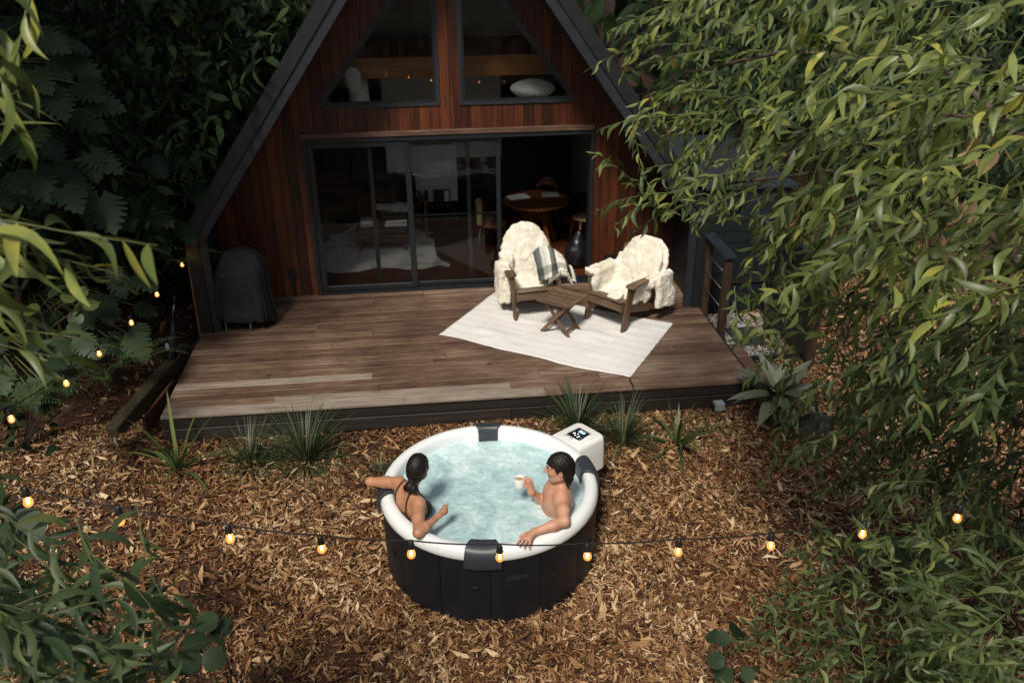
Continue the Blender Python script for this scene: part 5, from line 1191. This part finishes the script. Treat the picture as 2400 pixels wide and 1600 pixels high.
# younger tree below it, in the corner beside the tub
b1 = (3.75, -6.15, float(hgt(3.75, -6.15)))
trk = [b1, (3.74, -6.16, .1), (3.80, -6.10, .5), (3.92, -6.02, .9), (4.0, -5.95, 1.5)]
RG2 = [(1940, 2440, 760, 1000, 4.8, 6.2, 84, .12, .50, (-.7, -.55), .5), (2050, 2440, 780, 960, 3.9, 4.8, 26, .13, .5, (-.8, -.35), .5), (1800, 2200, 900, 1150, 5.8, 6.9, 56, .105, .42, (-.6, -.6), .5),
       (2050, 2440, 1000, 1300, 5.0, 6.2, 84, .115, .42, (-.6, -.5), .5), (1900, 2440, 1240, 1640, 4.4, 5.9, 120, .11, .42, (-.5, .2), .4), (1720, 2000, 1330, 1640, 4.9, 5.7, 20, .085, .36, (-.5, .4), .3), (2150, 2440, 1280, 1640, 3.8, 4.6, 36, .115, .42, (-.5, .2), .4)]
acacia('willow_leaved_sapling', 'low willow leaved sapling over the leaf litter in the corner beside the string light end', b1, trk, RG2, MT['acacia_d'], MT['acacia_d1'], [([(3.8, -6.1, .5), (3.4, -5.9, .9), (2.9, -5.6, 1.1)], .015), ([(3.9, -6.05, .8), (3.7, -6.5, 1.2), (3.2, -6.8, 1.3)], .014)], tr=.03)
# tree close to the camera on the jungle side
b2 = (-2.6, -9.3, float(hgt(-2.6, -9.3)))
RG3 = [(-90, 40, -60, 260, 2.0, 2.4, 7, .175, .42, (.5, -.8), .4), (-90, 60, 330, 560, 2.0, 2.3, 3, .19, .42, (.9, -.3), .3), (40, 210, 500, 610, 1.9, 2.1, 3, .19, .45, (.95, -.28), .25), (-90, 60, 640, 860, 2.0, 2.4, 5, .17, .40, (.8, -.6), .35)]
acacia('willow_leaved_tree', 'willow leaved tree with large pale leaves close to the viewer at the jungle edge', b2, [b2, (-2.55, -9.3, 1.2), (-2.4, -9.25, 2.6), (-2.1, -9.2, 3.6), (-1.8, -9.2, 4.6)], RG3, MT['acacia'], MT['acacia_lit'], [([(-2.3, -9.22, 3.0), (-1.8, -9.15, 3.55), (-1.35, -9.1, 3.62)], .012)], tr=.05, ACV=ACN)
# bluish sapling in the lower corner
b3 = (-2.3, -8.4, float(hgt(-2.3, -8.4)))
RG4 = [(-40, 180, 1180, 1400, 2.9, 3.4, 8, .17, .5, (.7, -.2), .35), (-40, 380, 1330, 1640, 2.6, 3.3, 24, .18, .5, (.8, .25), .3), (180, 430, 1400, 1640, 2.7, 3.1, 8, .18, .5, (.9, .3), .3), (-40, 150, 1250, 1640, 3.2, 3.8, 14, .15, .5, (.6, .2), .3)]
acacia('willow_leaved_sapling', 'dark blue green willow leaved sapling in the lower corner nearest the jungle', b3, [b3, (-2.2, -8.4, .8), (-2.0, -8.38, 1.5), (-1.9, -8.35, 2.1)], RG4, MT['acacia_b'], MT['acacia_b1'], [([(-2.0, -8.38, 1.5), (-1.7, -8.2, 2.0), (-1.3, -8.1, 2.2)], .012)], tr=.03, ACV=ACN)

# ------------------------------------------------------------------ split-leaf philodendrons on the bank
def lobed(nl=6, depth=.5):
    V = [(0, 0, 0), (0, .25, .015), (0, .5, .01), (0, .75, -.02), (0, 1.0, -.10)]; F = []
    for s in (-1, 1):
        pts = [(.02, -.02), (.16, -.20), (.26, -.06)]
        for k in range(nl):
            t = (k+.5)/nl; w = float(np.interp(t, [0, .25, .5, .75, 1], [.44, .50, .43, .30, .12])); yb = -.02+t*.88
            pts += [(w, yb+.05), (w*.96, yb+.10), (w*(1-depth)+.02, yb+.075)]
        b = len(V); V += [(s*x, y, -.30*x*x+.06*x-.10*max(0, y)**2) for x, y in pts]; n = len(pts)
        mid = lambda y: 0 if y < .15 else 1 if y < .38 else 2 if y < .62 else 3
        ms = [mid(y-.10) for x, y in pts]
        for i in range(1, n): ms[i] = max(ms[i], ms[i-1])
        for i in range(n-1):
            m0, m1 = ms[i], ms[i+1]; f = (m0, b+i, b+i+1) if m0 == m1 else (m0, b+i, b+i+1, m1); F.append(f[::-1] if s > 0 else f)
        f = (ms[-1], b+n-1, 4); F.append(f[::-1] if s > 0 else f)
    return np.array(V), F
pv, pf_ = lobed(); me_ph = bpy.data.meshes.new('philodendron_leaf'); me_ph.from_pydata(pv.tolist(), [], pf_); me_ph.polygons.foreach_set('use_smooth', [True]*len(pf_)); me_ph.materials.append(MT['philo'])
pv2, pf2 = lobed(5, .4); me_ph2 = bpy.data.meshes.new('philodendron_leaf_b'); me_ph2.from_pydata(pv2.tolist(), [], pf2); me_ph2.polygons.foreach_set('use_smooth', [True]*len(pf2)); me_ph2.materials.append(MT['philo'])
def philo(lab, spots, size, stem):
    base = Vector(stem[0]); t = empty('split_leaf_plant', base, 0, lab, 'plant', 'split leaf plants on the bank')
    mb = MB(); mb.tube(stem, np.linspace(.035, .015, len(stem)), 8); mb.build('stem', MT['bark'], t, -base)
    for p in spots:
        sz = size*random.uniform(.7, 1.2); sp = np.array(min(stem, key=lambda q: (Vector(q)-Vector(p)).length)); p = np.array(p)
        d = p-sp; d[2] = 0; d = d/max(np.linalg.norm(d), 1e-3)+np.array((random.gauss(.1, .4), random.gauss(-.35, .3), -random.uniform(.45, 1.0)))
        M, q = frames(p[None], d[None], np.array([[random.gauss(.1, .3), random.gauss(-.5, .25), 1.0]]), np.array([sz]))
        o = bpy.data.objects.new('leaf', random.choice((me_ph, me_ph2))); COL.objects.link(o); o.parent = t; o.matrix_basis = Matrix.Translation(-base) @ mat4(M[0], q[0])
        mb = MB(); mb.tube([sp, (sp+p)/2+np.array((0, 0, .12)), p], [.008, .007, .005], 5); mb.build('leaf_stalk', MT['twig'], t, -base)
def spots(u0, u1, v0, v1, da, db, n): return [atd(random.uniform(u0, u1), random.uniform(v0, v1), random.uniform(da, db)) for _ in range(n)]
philo('split leaf plant climbing tall at the frame edge above the string of bulbs', spots(-20, 210, 40, 330, 8.2, 9.0, 24), .36, [(-4.7, -1.6, -.1), (-4.65, -1.6, 1.2), (-4.5, -1.7, 2.4), (-4.4, -1.8, 3.2)])
philo('split leaf plant with the broadest hanging leaves beside the near pale branch', spots(-10, 240, 300, 470, 8.0, 8.8, 18), .38, [(-4.55, -1.9, -.2), (-4.5, -1.9, 1.0), (-4.4, -1.9, 1.9)])
philo('low split leaf plant beside the string of bulbs over the litter edge', spots(60, 330, 620, 800, 9.0, 9.7, 26), .28, [(-4.6, -1.6, -.2), (-4.6, -1.6, .3), (-4.5, -1.6, .8)])
philo('low split leaf plant at the frame edge behind the lowest bulbs', spots(-20, 190, 760, 930, 7.4, 8.2, 16), .26, [(-4.75, -2.6, -.2), (-4.7, -2.6, .3), (-4.6, -2.6, .7)])
philo('dark split leaf plant deep in shade below the roof eave', spots(230, 470, 330, 560, 9.6, 11.0, 26), .33, [(-4.7, .2, .0), (-4.6, .2, 1.0), (-4.4, .2, 1.9)])
philo('dark split leaf plant high in shade beside the roof slope', spots(250, 600, 120, 330, 11.0, 12.8, 26), .38, [(-4.8, 1.9, .3), (-4.6, 1.8, 1.8), (-4.3, 1.8, 3.0)])
# ferns
def frond(L=1.0, n=16):
    V, F = [], []
    for k in range(n):
        t = (k+1)/n; y = t*L; z = .28*math.sin(PI*t*.75)-.35*t*t; w = .17*L*math.sin(PI*min(1, .12+t*.88))**.8+.008
        for s in (-1, 1): b = len(V); V += [(0, y-.022, z), (s*w*.5, y+.012, z-.01), (s*w, y+.035, z-.05), (s*w*.5, y+.035, z-.02)]; F.append((b, b+1, b+2, b+3) if s > 0 else (b+3, b+2, b+1, b))
    m = len(V); V += [(-.006, 0, 0), (.006, 0, 0)]
    for k in range(n): t = (k+1)/n; z = .28*math.sin(PI*t*.75)-.35*t*t; V += [(-.004*(1-t), t*L, z+.001), (.004*(1-t)+.0005, t*L, z+.001)]
    for k in range(n): a = m+2*k; F.append((a, a+1, a+3, a+2))
    return V, F
fv, ff = frond(); me_fr = bpy.data.meshes.new('frond'); me_fr.from_pydata(fv, [], ff); me_fr.materials.append(MT['fern'])
def fern(p, size, n, lab):
    t = empty('fern', p, 0, lab, 'fern', 'ferns along the bank')
    for k in range(n):
        o = bpy.data.objects.new('frond', me_fr); COL.objects.link(o); o.parent = t; s_ = size*random.uniform(.7, 1.1)
        o.matrix_basis = Matrix.Rotation(2*PI*k/n+random.uniform(-.3, .3), 4, 'Z') @ Matrix.Rotation(R_(random.uniform(10, 40)), 4, 'X') @ Matrix.Scale(s_, 4)
FE = [((250, 890, 8.0), .42, 9, 'small bright fern at the litter edge under the second lowest bulb'), ((330, 850, 8.2), .40, 8, 'small fern at the litter edge beside the bulb string'), ((60, 960, 7.4), .5, 10, 'fern at the frame edge under the lowest bulb of the rising string'),
      ((300, 640, 9.6), .6, 10, 'shaded fern behind the bulb string below the eave'), ((400, 520, 10.4), .7, 11, 'shaded fern beside the lower roof corner'), ((330, 430, 11.2), .75, 11, 'shaded fern higher on the bank beside the roof'), ((480, 420, 11.2), .7, 11, 'dark fern close to the roof slope'), ((560, 290, 12.4), .8, 11, 'dark fern near the upper roof slope'), ((150, 920, 7.7), .4, 8, 'little fern between the split leaf plants and the litter'), ((430, 620, 9.9), .45, 9, 'little fern beside the corner panel of the cabin')]
for (u, v, d), sz, n, lab in FE: fern(Vector(atd(u, v, d)), sz, n, lab)
# shaded undergrowth (a mass)
ug = [strip([0, .3, .65, 1], lambda t: w_*max(.04, math.sin(PI*t**.8))**.8, 1.0, c, .2, b, 3) for w_, c, b in ((.15, .1, .3), (.22, -.1, .3), (.09, .15, .5), (.28, 0, .4))]
def undergrowth(name, lab, P, smin, smax, mat):
    n = len(P); d = unit(n)*.8+np.array((0, -.35, -.35)); M, pos = frames(P, d, np.stack([RNG.normal(0, .5, n), RNG.normal(-.4, .4, n), np.ones(n)], -1), rnd(n, smin, smax))
    V, F = scatter(ug, M, pos, RNG.integers(0, len(ug), n)); tag(obj(name, npmesh(name, V, [F]), mat), lab, 'undergrowth', kind='stuff')
P = []
while len(P) < 17000:
    u, v, d = random.uniform(-120, 760), random.uniform(-150, 640), random.uniform(9.3, 14.5)
    p = atd(u, v, d)
    if p[2] > float(half(0, 0))*99 or p[0] > CX-min(3.3, 1.40+(3.82-p[2])/SL)-.18: continue
    if p[2] < float(hgt(p[0], p[1])): continue
    P.append(p)
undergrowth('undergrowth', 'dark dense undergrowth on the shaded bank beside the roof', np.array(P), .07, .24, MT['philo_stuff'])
P = []
while len(P) < 2600:
    x, y = random.uniform(-8, -3.6), random.uniform(-3.2, 3)
    if x > -4.3-.32*(y+2.0) and y < 1.2: continue
    P.append((x, y, float(hgt(x, y))+random.uniform(0, .5)))
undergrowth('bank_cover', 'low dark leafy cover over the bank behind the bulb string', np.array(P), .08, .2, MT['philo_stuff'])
P = []
while len(P) < 7000:
    u, v, d = random.uniform(1420, 2500), random.uniform(-150, 470), random.uniform(12.5, 19)
    p = atd(u, v, d)
    if p[0] < 4.6 or p[2] < float(hgt(p[0], p[1])) or (abs(u-1760) < 190 and v > 260): continue
    P.append(p)
undergrowth('background_bushes', 'dark green bushes far behind the near branches beyond the balustrade', np.array(P), .12, .32, MT['philo_stuff'])
# round leaved climbers
def disc_leaf(n=14):
    V = [(0, .48, .0)]; F = []
    for k in range(n+1): a = -PI/2+2*PI*k/n; r = .5*(1-.16*(k in (0, n))); V.append((r*math.cos(a), .5+r*math.sin(a)*(1.0), .10*math.cos(a)**2-.05))
    for k in range(n): F.append((0, 1+k, 2+k))
    return V, F
dv_, df_ = disc_leaf(); me_rd = bpy.data.meshes.new('round_leaf'); me_rd.from_pydata(dv_, [], df_); me_rd.polygons.foreach_set('use_smooth', [True]*len(df_)); me_rd.materials.append(MT['roundleaf']); me_rk = me_rd.copy(); me_rk.materials.clear(); me_rk.materials.append(MT['philo'])
def roundplant(lab, sp, size, base, me_rd=None):
    me_rd = me_rd or me_rk
    base = Vector(base); t = empty('round_leaved_plant', base, 0, lab, 'plant', 'round leaved plants')
    for p in sp:
        p = np.array(p); M, q = frames(p[None], np.array([[random.gauss(0, .6), random.gauss(-.4, .5), -.35]]), np.array([[random.gauss(0, .3), -.35, 1.0]]), np.array([size*random.uniform(.75, 1.2)]))
        o = bpy.data.objects.new('leaf', me_rd); COL.objects.link(o); o.parent = t; o.matrix_basis = Matrix.Translation(-base) @ mat4(M[0], q[0])
        pv_ = Vector(p); hub = pv_.lerp(base, .35); hub.z = max(base.z, pv_.z-.22); mb = MB(); mb.tube([base, Vector((hub.x, hub.y, base.z*.4+hub.z*.6)), hub, pv_], [.006, .005, .004, .003], 5); mb.build('leaf_stalk', MT['bark'], t, -base)
roundplant('yellow green round leaved plant beside the near pale branch', spots(60, 240, 660, 730, 8.3, 8.8, 6)+spots(20, 240, 660, 820, 8.2, 8.8, 8), .17, (-4.4, -2.9, float(hgt(-4.4, -2.9))), me_rd)
roundplant('dark round leaved plant at the bottom edge of the leaf litter', spots(1630, 1790, 1440, 1600, 5.6, 5.95, 8), .13, (2.05, -6.75, GZ))
roundplant('dark heart leaved plant beside the bluish sapling', spots(400, 530, 1440, 1600, 5.2, 5.6, 8), .14, (-1.55, -6.75, GZ))
roundplant('broad dark leaved plant under the string light end', spots(2020, 2180, 1250, 1330, 5.9, 6.2, 8), .20, (3.1, -5.95, GZ))
roundplant('dark round leaved plant at the frame edge under the first bulb of the level string', spots(-30, 90, 1150, 1290, 4.6, 5.0, 8), .20, (-2.6, -7.2, GZ))
# ------------------------------------------------------------------ strappy plants along the deck
def blades(name, p, n, L, w, spread, lab, grp, mat, each=False, up=.0, cat='plant'):
    base = Vector((p[0], p[1], float(hgt(p[0], p[1])))); t = empty(name, base, 0, lab, cat, grp); V, F = [], []
    for k in range(n):
        a = random.uniform(0, 2*PI); lean = abs(random.gauss(0, spread))+.08; l_ = L*random.uniform(.6, 1.1); r0 = random.uniform(0, .03 if each else .07); q = 7
        p0 = np.array((r0*math.cos(a), r0*math.sin(a), -.02)); d = np.array((math.cos(a)*math.sin(lean), math.sin(a)*math.sin(lean), math.cos(lean)+up)); d /= np.linalg.norm(d); sd = np.array((-math.sin(a), math.cos(a), 0)); vs = []
        for i in range(q+1):
            tt = i/q; ww = w*(.55+.9*tt*(1-tt)*2)*(1-tt**4)+.0006; vs += [p0-sd*ww, p0+d*(-.15*ww)-np.array((0, 0, .25*ww)), p0+sd*ww]
            d = d+np.array((math.cos(a)*.05, math.sin(a)*.05, -.12*lean*(1+2*tt)-.015)); d /= np.linalg.norm(d); p0 = p0+d*l_/q; p0[2] = max(p0[2], .015)
        fs = []
        for i in range(q):
            for c in (0, 1): x_ = i*3+c; fs.append((x_, x_+1, x_+4, x_+3))
        if each: mb = MB(); mb.add(vs, fs, True); mb.build('leaf', mat, t)
        else: b = len(V); V += [tuple(x_) for x_ in vs]; F += [tuple(i_+b for i_ in f_) for f_ in fs]
    if not each: tag(obj('blades', npmesh('blades', np.array(V), [np.array(F)]), mat, t), kind='stuff')
GL = 'grass clumps along the deck edge'
blades('grass_clump', (-1.38, -3.58), 330, .70, .0050, .85, 'largest dark grass clump against the deck front, second from the strappy plant', GL, MT['lomandra'])
blades('grass_clump', (-1.92, -3.60), 190, .54, .0046, .7, 'smaller dark grass clump between the strappy plant and the largest clump', GL, MT['lomandra'])
blades('grass_clump', (-.62, -3.92), 60, .26, .004, .7, 'sparse grass tuft beside the tub rim pillow', GL, MT['lomandra'])
blades('grass_clump', (1.46, -3.40), 280, .68, .0052, .85, 'dark grass clump behind the white control unit', GL, MT['lomandra'])
blades('grass_clump', (1.90, -3.66), 220, .62, .0050, .75, 'dark grass clump between control unit and strappy plant', GL, MT['lomandra'])
blades('strappy_plant', (-2.62, -3.62), 26, .78, .017, .7, 'strappy plant with upright dark blades at the deck corner near the sleeper', 'strappy plants at the deck', MT['flax'], True, .25)
blades('strappy_plant', (2.47, -3.72), 30, .76, .018, .75, 'yellow green strappy plant in front of the deck near the small lamp box', 'strappy plants at the deck', MT['flax'], True, .1)
# grey green rosette
ag = empty('grey_rosette_plant', (3.60, -3.52, GZ), 0, 'grey green broad leaved rosette plant at the deck corner', 'plant')
mb = MB(); mb.tube([(0, 0, -.02), (.0, .02, .18), (-.02, .03, .36)], [.05, .045, .05], 10); mb.build('stem', MT['bark'], ag)
agl = [strip(np.linspace(0, 1, 8), lambda t: .16*max(.03, math.sin(PI*min(1, .10+.90*t**.9)))**.85, 1, c, .35, b, 5) for c, b in ((.03, .10), (-.03, .22), (.0, .35))]; agm = [lmesh(a, 'rosette_leaf') for a in agl]
n = 24; an = np.arange(n)*2.4; el = np.interp(np.arange(n), [0, n-1], [1.2, -.25]); dv = np.stack([np.cos(an)*np.cos(el), np.sin(an)*np.cos(el), np.sin(el)], -1)
M, ps = frames(np.tile([(3.58, -3.49, .04)], (n, 1))+dv*.03, dv, np.tile([(0, 0, 1.0)], (n, 1))+.01*unit(n), np.interp(np.arange(n), [0, 8, n-1], [.34, .52, .46])); leaf_objects('leaf', agm, MT['agave'], M, ps, RNG.integers(0, 3, n), ag)
# thin grass beyond the balustrade
N = 9000; x, y = rnd(N, 5.0, 11), rnd(N, -1, 9); M, pos = frames(np.stack([x, y, hgt(x, y)], -1), np.stack([RNG.normal(0, .5, N), RNG.normal(0, .5, N), np.ones(N)], -1), unit(N), rnd(N, .08, .22))
V, F = scatter([strip([0, .5, 1], lambda t: .05*(1-t)+.005, 1, .1, 0, .2, 2)], M, pos, np.zeros(N, int)); tag(obj('grass', npmesh('grass', V, [F]), MT['grass']), 'thin grass on the open slope beyond the balustrade', 'grass', kind='stuff')
# unseen trees added above the picture to cast shade
def added_shade_tree(base, top, cen, rad, n, lab, zmin=5.0, ls=(.3, .55)):
    t = empty('added_shade_tree', base, 0, lab, 'tree', 'unseen trees added for shade'); mb = MB(); mb.tube([base, ((base[0]+top[0])/2+.2, (base[1]+top[1])/2, (base[2]+top[2])/2), top], [.22, .18, .10], 12); mb.build('trunk', MT['bark'], t, -Vector(base))
    q = unit(n)*(RNG.random(n)**.4)[:, None]*np.array(rad)+np.array(cen); q = q[q[:, 2] > zmin]; m = len(q)
    M, ps = frames(q, unit(m)+np.array((0, 0, -.4)), unit(m)*.5+np.array((0, 0, 1)), rnd(m, *ls)); V, F = scatter(ug, M, ps, RNG.integers(0, len(ug), m)); tag(obj('crown', npmesh('crown', V-np.array(base), [F]), MT['philo_stuff'], t), kind='stuff')
added_shade_tree((-8.0, 3.5, float(hgt(-8, 3.5))), (-6.5, 1.5, 6.2), (-6.9, -1.6, 7.4), (4.3, 6.4, 2.1), 11000, 'unseen tall tree added to shade the dark bank beside the cabin')
added_shade_tree((-6.5, 10, float(hgt(-6.5, 10))), (-4.5, 6.5, 6.8), (-2.6, 6.2, 8.0), (4.8, 4.8, 1.8), 6500, 'unseen tall tree added behind the cabin roof slope for its shade')

added_shade_tree((4.6, -10.2, float(hgt(4.6, -10.2))), (3.6, -9.8, 4.4), (3.15, -9.5, 4.7), (1.15, .95, 1.0), 4200, 'unseen leafy tree added outside the sapling corner for its shade', 3.4, (.10, .20))  # added out of view to throw shade on the sapling corner
# forest ring added to block low sky (a mass, behind and beside the picture)
V_, F_, nn_ = [], [], 0
P = []
while len(P) < 15000:
    a = random.uniform(0, 2*PI); r = random.uniform(12.5, 19); x, y = .3+r*math.sin(a), -4.5+r*math.cos(a)
    z = random.uniform(-.2, 11.5)
    if abs(x) < 7 and y > 2 and False: continue
    P.append((x, y, z+float(hgt(x, y))-GZ))
P = np.array(P); n = len(P)
M, ps = frames(P, unit(n)+np.array((0, 0, -.4)), unit(n)*.6+np.array((0, 0, 1)), rnd(n, .5, 1.1)); V, F = scatter(ug, M, ps, RNG.integers(0, len(ug), n))
tag(obj('added_forest_ring', npmesh('added_forest_ring', V, [F]), MT['philo_stuff']), 'dark forest ring added round the clearing to block low sky', 'forest', kind='stuff')
# ================================================================== festoon lights
def bulb_on(par, base, p):
    h = empty('bulb', Vector(p)-Vector(base)); h.parent = par
    h.rotation_euler = (random.gauss(0, .05), random.gauss(0, .05), 0)
    mb = MB(); mb.lathe([(0, .082), (.008, .082), (.010, .072), (.016, .066), (.018, .040), (.020, .036), (.0185, .030), (.0, .030)], 16); mb.build('socket', MT['black'], h)
    mb = MB(); mb.lathe([(.0130, .031), (.0150, .022), (.0200, .006), (.0230, -.008), (.0222, -.018), (.0165, -.028), (.008, -.0325), (0, -.0335)], 20); mb.build('glass', MT['bulbglass'], h)
    mb = MB(); mb.tube([(0, 0, .026), (.0005, 0, .016), (.0, 0, .0), (0, 0, -.014), (0, 0, -.020)], [.0028, .005, .0066, .0056, .002], 8); mb.build('filament', MT['filament'], h)
def strand(lab, bulbs, ends, seed):
    random.seed(seed); base = Vector(ends[0]); t = empty('string_light', base, 0, lab, 'string lights', 'festoon strings')
    for p in bulbs: bulb_on(t, base, p)
    nodes = [np.array(ends[0])]+[np.array(p)+np.array((0, 0, .082)) for p in bulbs]+[np.array(ends[1])]; pts = []
    for a, b in zip(nodes[:-1], nodes[1:]):
        for k in range(5): t_ = k/5; pts.append(a+(b-a)*t_-np.array((0, 0, .012*4*t_*(1-t_))))
    pts.append(nodes[-1]); mb = MB(); mb.tube(pts, .0042, 6); mb.build('cable', MT['black'], t, -base)
B2 = [(-2.02, -7.5, 2.13), (-1.62, -7.5, 1.98), (-1.11, -7.5, 1.82), (-.66, -7.5, 1.71), (-.2, -7.5, 1.63), (.27, -7.5, 1.56), (.75, -7.5, 1.52), (1.26, -7.5, 1.50), (1.79, -7.5, 1.49), (2.32, -7.5, 1.52), (2.87, -7.5, 1.58)]
strand('string of lit amber bulbs hanging level in front of the tub', B2, ((-2.6, -7.5, 2.42), (3.93, -6.95, 1.95)), 3)
B1 = [(-2.905, -1.24, .99), (-2.97, -2.13, .99), (-2.99, -2.99, 1.05), (-3.02, -3.84, 1.14), (-2.99, -4.67, 1.29), (-3.01, -5.57, 1.50)]
strand('string of lit amber bulbs rising from the cabin corner past the bank', B1, ((-2.89, -1.08, 1.10), (-3.05, -6.6, 1.95)), 4)
# ================================================================== beside the deck
sl_ = empty('timber_sleeper', (-3.15, -2.1, GZ), 0, 'mossy timber sleeper edging along the side of the deck', 'sleeper')
mb = MB(); mb.bar((-.32, -.80, .06), (.10, .85, .22), .14, .20); bevel(mb.build('beam', MT['log'], sl_), .02, 2)
mb = MB(); mb.bar((.02, -.78, .10), (.16, .0, .14), .03, .26); mb.build('board', MT['rust'], sl_)
mb = MB(); mb.tube([(-2.925, -.97, GZ-.02), (-2.915, -.96, .4), (-2.905, -.95, 1.0)], .020, 10); tag(mb.build('timber_pole', MT['bamboo']), 'tan timber pole leaning on the outside of the cabin corner', 'pole')
um = empty('folded_umbrella', (-3.16, -1.62, GZ), 0, 'black folded umbrella leaning by the pole at the cabin corner', 'umbrella')
mb = MB(); mb.tube([(-.02, -.03, .03), (.02, .02, .25), (.07, .10, .55), (.10, .16, .78)], [.02, .06, .055, .02], 12); mb.build('canopy', MT['black'], um)
mb = MB(); mb.tube([(.10, .16, .78), (.13, .20, .92)], .009, 8); mb.build('shaft', MT['steel'], um)
mb = MB(); mb.tube([(.13, .20, .92), (.145, .225, 1.02)], .018, 10); mb.build('handle', MT['black'], um)
mb = MB(); mb.box((.01, -.045, .44), (.05, -.035, .52)); mb.build('tag', MT['galv'], um)
# cable across the deck edge
mb = MB(); pts = [(2.147, -2.86, .006), (2.135, -2.95, .007), (2.14, -3.04, .006), (2.135, -3.10, -.004), (2.118, -3.107, -.10), (2.10, -3.106, -.20), (2.095, -3.11, -.30), (2.0, -3.2, GZ+.02), (1.75, -3.5, GZ+.03), (1.45, -4.2, GZ+.03), (1.33, -4.42, GZ+.05)]
mb.tube(pts, .008, 8); tag(mb.build('power_cable', MT['black']), 'black power cable running from under the rug over the deck edge', 'cable')
lb = empty('garden_lamp', (3.085, -3.19, GZ), R_(4), 'small galvanised garden lamp box on a short post before the deck', 'lamp')
mb = MB(); mb.box((-.03, -.03, -.02), (.03, .03, .075)); mb.build('post', MT['teak_z'], lb); mb = MB(); mb.box((-.055, -.05, .076), (.055, .05, .165)); bevel(mb.build('housing', MT['galv'], lb), .006); mb = MB(); mb.box((-.075, -.02, .09), (-.056, .02, .14)); mb.build('bracket', MT['black'], lb)
# ================================================================== beyond the balustrade
sh = empty('garden_shed', (4.4, .6, GZ), 0, 'low blue black timber shed behind the balustrade', 'shed')
SX0, SX1, SY0, SY1, SZ1 = 3.66, 4.78, -.55, 2.2, 1.42
for k in range(12):
    z0 = GZ+k*.147; mb = MB(); mb.box((SX0, SY0, z0+.002), (SX1, SY0+.02, z0+.144)); o = mb.build('cladding_board', MT['shed'], sh); o.location = -sh.location
mb = MB(); mb.box((SX0+.01, SY0+.021, GZ), (SX1-.01, SY1, SZ1)); o = mb.build('body', MT['shed'], sh); o.location = -sh.location
mb = MB(); mb.box((SX0-.06, SY0-.06, SZ1+.002), (SX1+.06, SY1+.06, SZ1+.05)); o = bevel(mb.build('roof', MT['charcoal'], sh), .006); o.location = -sh.location
mb = MB(); mb.box((SX0+.02, SY0-.03, .10), (SX1-.02, SY0-.001, .16)); o = mb.build('batten', MT['fascia'], sh); o.location = -sh.location
fw_ = empty('garden_screen', (4.55, -1.35, GZ), 0, 'blue black timber screen with a brown post running out from the shed', 'screen')
for k in range(6):
    y0 = -.80+k*.25; mb = MB(); mb.box((-.02, y0+.002, .02), (.02, y0+.246, 1.30)); mb.build('panel', MT['shed'], fw_)
mb = MB(); mb.box((-.05, -.90, -.02), (.05, -.803, 1.36)); bevel(mb.build('post', MT['darkpost'], fw_), .006)
mb = MB(); mb.box((-.035, -.79, 1.302), (.035, .68, 1.34)); mb.build('cap_rail', MT['shed'], fw_)
# gravel pad with paving slab
N = 2600; x, y = rnd(N, 3.72, 4.50), rnd(N, -1.95, -.62); gz = np.array([(1, 0, 0), (-1, 0, 0), (0, 1, 0), (0, -1, 0), (0, 0, .8), (0, 0, -.8)], float); gf = np.array([(0, 2, 4), (2, 1, 4), (1, 3, 4), (3, 0, 4), (2, 0, 5), (1, 2, 5), (3, 1, 5), (0, 3, 5)])
M, pos = frames(np.stack([x, y, hgt(x, y)+.02], -1), unit(N), unit(N), rnd(N, .010, .022)); V, F = scatter([(gz, gf)], M, pos, np.zeros(N, int)); tag(obj('gravel', npmesh('gravel', V, [F], False), MT['gravel']), 'pale gravel bed beside the deck end', 'gravel', kind='stuff')
mb = MB(); mb.box((3.86, -1.62, GZ+.005), (4.26, -1.12, GZ+.05)); o = bevel(mb.build('paving_slab', MT['stone']), .008); tag(o, 'dark square paving slab in the pale gravel', 'slab')
mb = MB(); mb.box((3.70, -2.03, GZ-.01), (4.52, -1.97, GZ+.06)); o = mb.build('edging_board', MT['charcoal_dk']); tag(o, 'dark edging board in front of the gravel bed', 'edging')
mb = MB(); mb.box((3.56, -2.98, GZ-.01), (3.74, -1.98, -.10)); o = bevel(mb.build('step_plank', MT['deck']), .008); tag(o, 'thick timber plank on edge along the deck end', 'plank')
def boulder(c, r, sd, lab):
    v = Vol(np.array(c)-np.array(r)-.08, np.array(c)+np.array(r)+.08, .02); v.ell(c, r, k=.02); X = v.points(); v.F += (.07*(fbm(X, 6, 3, sd)-.5)).astype(np.float32); tag(obj('boulder', v.mesh('boulder'), MT['stone']), lab, 'boulder', 'dark boulders')
boulder((4.02, -3.62, GZ+.05), (.20, .17, .15), 2, 'larger dark boulder half hidden behind the grey rosette plant')
boulder((4.45, -3.55, GZ+.04), (.17, .15, .12), 5, 'smaller dark boulder under the sapling leaves')
